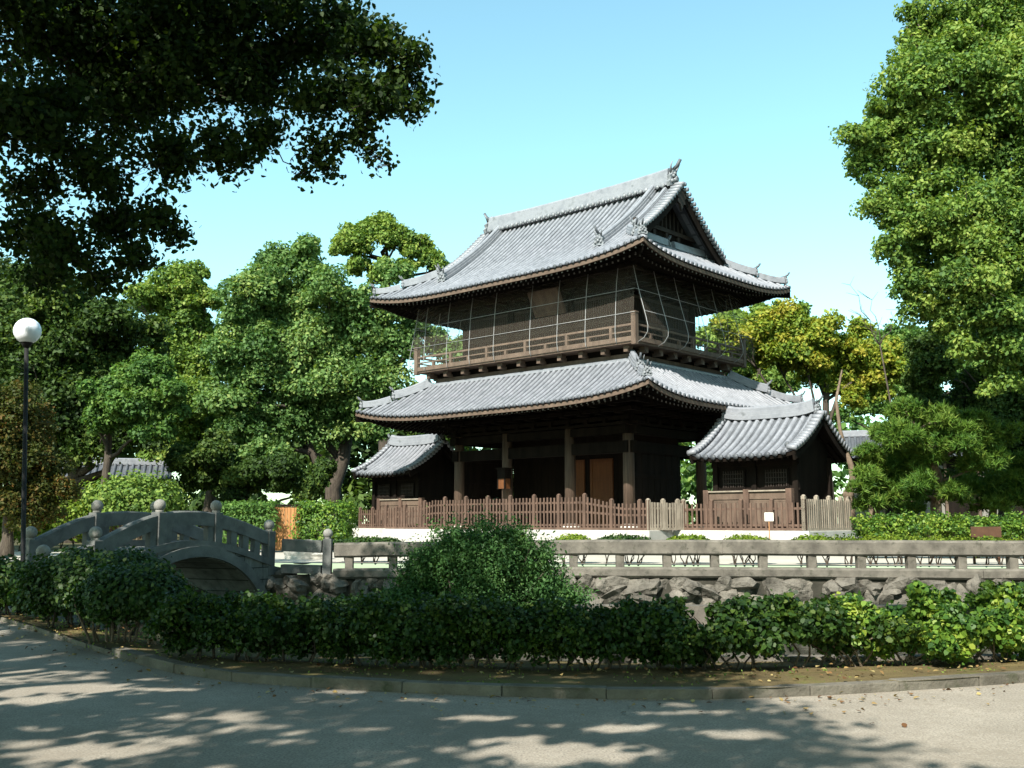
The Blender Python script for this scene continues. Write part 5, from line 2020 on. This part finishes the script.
while todo:
    best = min(((c_ - q).length, i, j) for i, (c_, r) in enumerate(todo) for j, (q, w_) in enumerate(done))
    c_, r = todo.pop(best[1])
    q, w_ = done[best[2]]
    w2 = max(0.007, w_ * 0.72)
    mb.tube(wiggle(q, c_, 5, 0.06 + 0.06 * best[0], rnd), [lerp(w_ * 0.85, w2, i / 5) for i in range(6)], 6)
    done.append((c_, w2))
    for _ in range(9):
        e = c_ + Vector((rnd.uniform(-1, 1), rnd.uniform(-1, 1), rnd.uniform(-.9, .7))) * r * 1.05
        mb.tube(wiggle(c_, e, 3, 0.05, rnd), [w2 * 0.6, w2 * 0.45, w2 * 0.3, 0.002], 4)
mb.build('boughs', M['bark'], big)

# unseen trees added behind and right of the view to hold back skylight
rng = random.Random(57)
def added_grove(name, label, base, n_blobs, n, sxr, syr, zr, rr_, seed, trunk_r, leaf):
    out = []
    while len(out) < n_blobs:
        sx_, sy_, Z = rng.uniform(*sxr), rng.uniform(*syr), rng.uniform(*zr)
        X, Y = sx_ - 0.51 * Z, sy_ - 0.985 * Z
        if Y > -0.5:
            continue
        out.append((X, Y, Z, rng.uniform(*rr_)))
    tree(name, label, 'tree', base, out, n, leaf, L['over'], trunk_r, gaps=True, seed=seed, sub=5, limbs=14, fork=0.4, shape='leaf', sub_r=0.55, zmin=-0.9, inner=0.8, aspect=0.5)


added_grove('added_grove_tree', 'broad evergreen added behind the viewpoint to close the sky over the path', (-3.0, -7.5, 0), 70, 42000, (-14, 3), (-10, 5.6), (5.5, 13), (1.2, 1.9), 71, 0.4, 0.22)
added_grove('added_grove_tree', 'broad evergreen added behind the viewpoint, right of the path, to block sky light', (8.0, -9.0, 0), 60, 36000, (3, 20), (-12, 4.0), (5.5, 13), (1.2, 1.9), 72, 0.4, 0.22)
out = []
tries = 0
while len(out) < 60 and tries < 60000:
    tries += 1
    X, Y, Z = rng.uniform(-3, 14), rng.uniform(-6, 11), rng.uniform(8.5, 14.5)
    r_ = rng.uniform(1.1, 1.8)
    sx_, sy_ = X + 0.51 * Z, Y + 0.985 * Z
    if sx_ < 2.5 or (sy_ + r_ > 6.0 and sy_ - r_ < 12.4) or sy_ + r_ > 21.5:
        continue
    q = proj((X, Y, Z))
    if Y > 0.5 and q[1] + r_ * 1.55 * F_PX / max(q[2], 0.5) > 0:
        continue
    out.append((X, Y, Z, r_))
tree('added_grove_tree', 'tall evergreen added out of view, high above the hedge and pond, to block sky light', 'tree', (10.5, 1.5, 0), out, 36000, 0.24, L['over'], 0.4, gaps=True, seed=74, sub=5, limbs=14, fork=0.6, shape='leaf', sub_r=0.55, zmin=-0.9, inner=0.8, aspect=0.5)
out = []
while len(out) < 60:
    X, Y, Z = rng.uniform(13.5, 24), rng.uniform(-6, 19), rng.uniform(2.5, 12)
    r_ = rng.uniform(1.3, 2.1)
    if (X - 1.6 * r_) / max(Y, 0.5) > 0.56:
        out.append((X, Y, Z, r_))
tree('added_grove_tree', 'dense evergreen added out of view at the right to block sky light', 'tree', (18, 6, 0), out, 30000, 0.3, L['dark'], 0.4, seed=73, sub=5, limbs=14, shape='clump', zmin=-0.9, inner=0.6)

# unseen tree added left of the view to keep the left background in shade
sh2 = []
while len(sh2) < 26:
    X, Y, Z = rng.uniform(-31, -20), rng.uniform(17, 31), rng.uniform(7, 15)
    if ((X + 25.5) / 5.5) ** 2 + ((Y - 24) / 7) ** 2 + ((Z - 10) / 5.5) ** 2 < 1 and proj((X, Y, Z))[0] < -130:
        sh2.append((X, Y, Z, rng.uniform(1.6, 2.4)))
tree('shade_tree', 'broad dark evergreen added just left of the view to shade the left background', 'tree', (-25.5, 24, 0.1), sh2, 16000, 0.42, L['dark'], 0.4, seed=19, limbs=10, shape='clump')

# ---- background trees, left
BGL = 'tall trees behind the bridge'
tree('camphor_tree', 'large rounded bright green camphor tree left of the gate with a dark leaning trunk', 'tree', (-10.2, 57, ZF),
     pxblobs(55, [(268, 262, 26), (300, 268, 28), (330, 290, 32), (250, 290, 30), (285, 310, 38), (330, 335, 40), (245, 330, 32), (225, 350, 26), (275, 365, 40), (320, 385, 42),
                  (370, 345, 34), (385, 310, 28), (375, 385, 34), (245, 400, 34), (235, 440, 34), (285, 425, 36), (330, 430, 32), (370, 425, 26), (215, 400, 22), (268, 462, 26), (225, 470, 26), (400, 350, 22), (395, 275, 18), (310, 250, 16), (418, 325, 20), (436, 345, 20), (452, 360, 18), (430, 300, 14), (470, 345, 14)], 0.9, 2),
     158698, 0.190, L['camphor_blue'], 0.55, group=BGL, fill=True, seed=101, sub=8, lean=(1.0, 0))
tree('camphor_tree', 'taller pale green tree with sky gaps rising above the gate eave at left', 'tree', (-9.0, 72, ZF),
     pxblobs(70, [(352, 243, 22), (375, 230, 20), (395, 238, 20), (415, 248, 18), (432, 262, 16), (358, 265, 15), (382, 272, 17), (440, 270, 10), (340, 250, 12), (405, 268, 14), (385, 222, 10), (360, 232, 12), (425, 250, 14)], 0.7, 3),
     42000, 0.22, L['camphor_lit'], 0.5, group=BGL, seed=102, sub=14, limbs=13, sub_r=0.40, inner=0.9, zmin=-0.9)
tree('evergreen_tree', 'dark green tree in the left background behind the lamp post', 'tree', (-20.5, 48, ZF),
     pxblobs(47, [(20, 330, 45), (70, 300, 40), (60, 350, 45), (110, 320, 38), (20, 390, 45), (75, 410, 45), (120, 380, 42), (130, 430, 36), (40, 445, 40), (95, 455, 32), (10, 290, 36), (150, 340, 26), (-30, 360, 50)], 0.8, 4),
     131100, 0.179, L['dark'], 0.5, group=BGL, fill=True, seed=103, sub=8)
tree('mixed_tree', 'olive and bronze tinted tree between the dark left tree and the camphor', 'tree', (-17.5, 60, ZF),
     pxblobs(58, [(180, 285, 24), (205, 300, 22), (160, 300, 26), (190, 335, 30), (165, 360, 32), (205, 375, 28), (185, 410, 32), (150, 400, 26), (205, 440, 28), (170, 450, 28), (195, 275, 14), (140, 300, 18)], 0.8, 5),
     82798, 0.190, L['camphor_lit'], 0.4, group=BGL, fill=True, seed=104, sub=8)
tree('maple_tree', 'spreading maple with reddish green layered leaves before the dark left trees', 'tree', (-17.3, 44, ZF),
     pxblobs(43, [(125, 385, 26), (150, 375, 24), (100, 395, 24), (135, 410, 26), (165, 395, 20), (110, 420, 22), (150, 430, 20), (175, 415, 14)], 0.6, 6),
     44848, 0.148, L['camphor'], 0.22, group=BGL, seed=105, sub=7)
tree('evergreen_tree', 'dense dark shrubby tree under the camphor beside the left hall', 'tree', (-13.0, 50, ZF),
     pxblobs(50, [(215, 455, 26), (250, 475, 26), (200, 480, 24), (285, 480, 24), (235, 490, 20), (180, 465, 20), (310, 490, 20), (325, 470, 14)], 0.8, 7),
     69000, 0.158, L['dark'], 0.25, group=BGL, seed=106, sub=7)
tree('weeping_maple', 'small weeping tree with reddish hanging leaves at the left edge', 'tree', (-13.6, 28, ZF),
     pxblobs(28, [(5, 425, 34), (30, 440, 30), (15, 470, 34), (45, 475, 26), (5, 505, 30), (40, 505, 26), (-25, 460, 40), (60, 490, 16)], 0.7, 8),
     51750, 0.085, L['autumn'], 0.16, seed=107, sub=8, squash=1.2)
# distant belt closing the view behind everything
def belt(name, label, x0, x1, Y, ztop, n, mat, seed):
    rs = np.random.RandomState(seed)
    bl = []
    x = x0
    while x < x1:
        h = ztop * rs.uniform(0.75, 1.0)
        for z in np.arange(1.5, h, 3.0):
            bl.append((x + rs.uniform(-1.5, 1.5), Y + rs.uniform(-3, 3), z + ZF, rs.uniform(2.4, 3.6)))
        x += 4.2
    P, N, T = crown_points(bl, n, rs, sub=6)
    o_ = leaf_mesh(name, mat, None, P, N, 0.6 * rs.uniform(0.7, 1.3, len(P)), T, 'clump', 0.55, rs)
    tag(o_, label, 'woodland', None, 'stuff')


belt('woodland', 'dark far woodland closing the view behind the left trees', -75, 2, 84, 13.0, 42000, L['dark'], 201)
belt('woodland', 'far woodland closing the view behind the right trees', 14, 90, 88, 10.5, 36000, L['camphor'], 202)

# ---- background trees, right
tree('maple_tree', 'yellow and orange tinted maple behind the right hall', 'tree', (16.6, 54, ZF),
     pxblobs(54, [(760, 330, 24), (790, 325, 22), (820, 335, 24), (845, 350, 22), (805, 355, 26), (775, 355, 24), (840, 375, 20), (865, 355, 18), (870, 380, 20), (815, 380, 20), (880, 365, 14), (850, 400, 16), (885, 395, 14), (895, 350, 16), (860, 332, 14), (900, 372, 16), (740, 345, 20), (722, 330, 14)], 0.7, 9),
     75898, 0.179, L['yellow'], 0.28, fill=True, seed=111, sub=8, bark='bark', group='trees behind the right hall')
tree('camphor_tree', 'yellow green tree just behind the upper balcony at right', 'tree', (13.2, 62, ZF),
     pxblobs(62, [(715, 335, 20), (735, 325, 20), (760, 318, 16), (725, 355, 22), (750, 350, 24), (745, 380, 22), (780, 385, 22), (775, 312, 12), (800, 315, 12)], 0.7, 10),
     55200, 0.201, L['camphor_lit'], 0.3, fill=True, seed=112, sub=8, group='trees behind the right hall')
tree('camphor_tree', 'green tree filling the gap between the maple and the big right camphor', 'tree', (25, 66, ZF),
     pxblobs(66, [(885, 345, 20), (905, 340, 22), (925, 350, 24), (895, 370, 22), (920, 385, 26), (950, 370, 26), (870, 405, 18), (900, 412, 20), (940, 415, 24), (980, 390, 26), (1010, 360, 28), (840, 415, 14)], 0.7, 11),
     62100, 0.201, L['camphor'], 0.3, fill=True, seed=113, sub=8, group='trees behind the right hall')
tree('camphor_tree', 'huge sunlit camphor tree filling the right edge up to the top of the view', 'tree', (19.3, 36, ZF),
     pxblobs(34, [(960, 20, 45), (1010, 10, 50), (920, 45, 30), (905, 75, 34), (945, 80, 45), (1000, 80, 50), (865, 140, 26), (890, 125, 28), (860, 165, 22), (905, 160, 36), (950, 150, 44), (1005, 160, 50),
                  (885, 205, 26), (920, 215, 40), (970, 215, 46), (1020, 230, 46), (895, 245, 24), (930, 265, 36), (980, 275, 44), (1025, 290, 44), (905, 285, 22), (920, 310, 24), (950, 300, 26), (1005, 318, 32), (965, 318, 24), (1040, 320, 40), (938, 330, 16), (1012, 350, 28), (985, 350, 22), (1035, 375, 34), (960, 350, 18), (1000, 385, 20),
                  (1060, 100, 70), (1070, 220, 70), (915, 15, 16), (878, 108, 16)], 0.9, 12),
     220800, 0.132, L['camphor_lit'], 0.6, fill=True, seed=114, sub=8, limbs=20)
tree('evergreen_tree', 'dark evergreen in shade below the huge right camphor', 'tree', (20.5, 43, ZF),
     pxblobs(43, [(940, 370, 30), (970, 400, 34), (1005, 410, 36), (930, 405, 24), (985, 445, 34), (1020, 460, 34), (955, 440, 26), (920, 350, 16), (1000, 480, 28), (960, 480, 22), (945, 345, 26), (985, 338, 30), (1020, 335, 34), (1020, 385, 34), (1050, 360, 40), (925, 380, 20), (1015, 430, 30)], 0.7, 13),
     69000, 0.148, L['dark'], 0.35, seed=115, sub=7)


def pine(label, base, blobs, n_tuft, seed, trunk_r=0.16, lean=(0.3, 0), bark='bark_pale', ln=0.26):
    rs = np.random.RandomState(seed)
    rnd = random.Random(seed)
    base = Vector(base)
    t = thing('pine_tree', label, 'pine tree', base, 0, 'pines right of the gate')
    bl = [(x - base.x, y - base.y, z - base.z, r) for x, y, z, r in blobs]
    P, N, T = crown_points(bl, n_tuft, rs, sub=7, sub_r=0.5, squash=0.75, zmin=-0.4, up=0.8)
    k = 9
    C_ = np.repeat(P, k, axis=0)
    D = np.repeat(N / np.linalg.norm(N, axis=1, keepdims=True), k, axis=0) * 0.8 + rs.normal(scale=0.7, size=(len(P) * k, 3))
    D /= np.linalg.norm(D, axis=1, keepdims=True)
    ln_ = ln * rs.uniform(0.6, 1.2, len(D))
    S = np.cross(D, rs.normal(size=D.shape))
    S /= np.linalg.norm(S, axis=1, keepdims=True)
    w = 0.022
    V = np.empty((len(D), 3, 3))
    V[:, 0] = C_ + S * w
    V[:, 1] = C_ - S * w
    V[:, 2] = C_ + D * ln_[:, None]
    n = len(D)
    me = bpy.data.meshes.new('needles')
    me.vertices.add(n * 3)
    me.vertices.foreach_set("co", V.reshape(-1).astype(np.float32))
    me.loops.add(n * 3)
    me.loops.foreach_set("vertex_index", np.arange(n * 3, dtype=np.int32))
    me.polygons.add(n)
    me.polygons.foreach_set("loop_start", np.arange(0, n * 3, 3, dtype=np.int32))
    me.polygons.foreach_set("loop_total", np.full(n, 3, dtype=np.int32))
    a = me.attributes.new("tone", 'FLOAT', 'FACE')
    a.data.foreach_set("value", np.clip(np.repeat(T, k) + rs.normal(scale=0.1, size=n), 0, 1).astype(np.float32))
    me.update(calc_edges=True)
    link_mesh('needles', me, L['pine'], t)
    mb = MB()
    zt = max(b[2] for b in bl)
    top = [b for b in bl if b[2] == zt][0]
    pts = [Vector((0, 0, -0.2))] + wiggle((0, 0, 0.1), (lean[0], lean[1], zt * 0.5), 3, .12, rnd) + wiggle((lean[0], lean[1], zt * 0.5), top[:3], 4, .2, rnd)[1:]
    rad = [trunk_r * (1.15 - 0.95 * i / (len(pts) - 1)) for i in range(len(pts))]
    mb.tube(pts, rad, 9)
    for b in bl:
        k_ = min(range(len(pts)), key=lambda i: abs(pts[i].z - (b[2] - 0.3)))
        mb.tube(wiggle(pts[k_], b[:3], 4, 0.12, rnd), [rad[k_] * .5, .05, .04, .03, .015], 6)
    mb.build('trunk', M[bark], t)


pine('bright bushy pine standing right behind the pale grey end fence', (12.9, 37.5, ZF), pxblobs(37, [(868, 485, 20), (890, 470, 24), (875, 455, 16), (905, 495, 22), (872, 505, 16), (905, 455, 20), (888, 500, 16), (885, 440, 14), (895, 485, 18)], 0.7, 21), 3800, 121)
pine('taller pine with a leaning reddish trunk left of the dark evergreen', (14.9, 37.0, ZF), pxblobs(36, [(930, 430, 26), (905, 440, 22), (960, 445, 26), (925, 460, 22), (985, 465, 24), (945, 420, 20), (905, 412, 16), (970, 425, 18), (1000, 440, 20), (920, 485, 18), (950, 495, 16), (980, 440, 18)], 0.7, 22), 4600, 122, 0.24, lean=(0.45, 0))
pine('low spreading pine at the right edge above the clipped hedge', (17.6, 38.5, ZF), pxblobs(38, [(975, 490, 22), (1005, 485, 24), (1030, 470, 26), (955, 498, 18), (990, 505, 18), (1020, 500, 20)], 0.7, 23), 2400, 123, 0.2)
pine('dense pine between the bright pine and the leaning trunk', (13.9, 40.5, ZF), pxblobs(40, [(890, 435, 18), (915, 475, 18), (900, 420, 14), (925, 500, 16), (910, 510, 14)], 0.7, 24), 1500, 124, 0.12)
# crooked bare trunk beside the end of the right hall
p0 = at(850, 512, 38.0)
t = thing('crooked_trunk', 'crooked pale bare trunk with a cut top beside the right hall gable', 'tree trunk', (p0.x, p0.y, ZF))
mb = MB()
pts = [at(px, py, 38.0) - Vector((p0.x, p0.y, ZF)) for px, py in ((850, 545), (850, 512), (848, 495), (853, 480), (851, 465), (846, 453))]
mb.tube(pts, [0.22, 0.20, 0.19, 0.13, 0.11, 0.10], 10)
mb.ball(pts[2], 0.21, 8, 6)
mb.tube([pts[-1], at(840, 430, 38.2) - Vector((p0.x, p0.y, ZF)), at(836, 400, 38.4) - Vector((p0.x, p0.y, ZF)), at(842, 370, 39) - Vector((p0.x, p0.y, ZF))], [0.09, 0.07, 0.06, 0.03], 7)
mb.build('trunk', M['bark_pale'], t)

# bare dead twigs against the sky at right
p0 = at(880, 345, 46)
t = thing('dead_branch_tree', 'thin bare twigs of a small dead tree against the sky beside the camphor', 'tree', (p0.x, p0.y, ZF))
mb = MB()
rnd = random.Random(77)
q = p0 - Vector((p0.x, p0.y, ZF))
mb.tube([(1.2, 0.5, 0), (0.7, 0.3, q.z * 0.5), (0, 0, q.z)], [0.06, 0.05, 0.03], 7)
for px, py in ((850, 285), (872, 300), (860, 315), (900, 310)):
    e = at(px, py, 46 + rnd.uniform(-.5, .5)) - Vector((p0.x, p0.y, ZF))
    pts = wiggle(q, e, 5, 0.2, rnd)
    mb.tube(pts, [.03, .025, .02, .016, .012, .008], 5)
    for _ in range(7):
        a = pts[rnd.randint(2, 5)]
        mb.tube([a, a + Vector((rnd.uniform(-.7, .5), rnd.uniform(-.3, .3), rnd.uniform(0, .6)))], [.012, .005], 4)
mb.build('branches', M['bark'], t)

# ---- fallen leaves on the path edge and the bed
rs = np.random.RandomState(301)
n = 6500
ki = rs.randint(40, 140, n)
tt = np.abs(rs.normal(0, 0.5, n))
P = np.zeros((n, 3))
for i in range(n):
    a = KP[ki[i]]
    b_ = BP[ki[i]]
    dv = (b_ - a).normalized()
    inb = rs.uniform() < 0.72
    off = (0.2 + rs.uniform(0, 1.6)) if inb else -(0.02 + abs(rs.normal(0, 0.55)))
    p = a + dv * off + Vector((rs.uniform(-.5, .5), 0, 0))
    P[i] = (p.x, p.y, (0.105 if inb else 0.012))
N = rs.normal(scale=0.25, size=(n, 3)) + np.array([0, 0, 1])
o_ = leaf_mesh('fallen_leaves', L['litter'], None, P, N, 0.046 * rs.uniform(0.4, 1.3, n), rs.uniform(0, 1, n) ** 1.2, 'leaf', 0.5, rs)
tag(o_, 'scattered brown and yellow fallen leaves along the kerb', 'fallen leaves', None, 'stuff')
# moss and short grass tufts in the bed
n = 9000
P = np.zeros((n, 3))
for i in range(n):
    k = rs.randint(30, 140)
    p = KP[k].lerp(BP[k], rs.uniform(0.05, 0.75)) + Vector((rs.uniform(-.4, .4), rs.uniform(-.1, .1), 0))
    P[i] = (p.x, p.y, 0.075)
N = rs.normal(scale=1.0, size=(n, 3))
N[:, 2] *= 0.3
o_ = leaf_mesh('grass', L['camphor_lit'], None, P, N, 0.035 * rs.uniform(0.5, 1.3, n), rs.uniform(0, 1, n), 'diamond', 0.3, rs)
tag(o_, 'short moss and grass between kerb and hedge', 'grass', None, 'stuff')
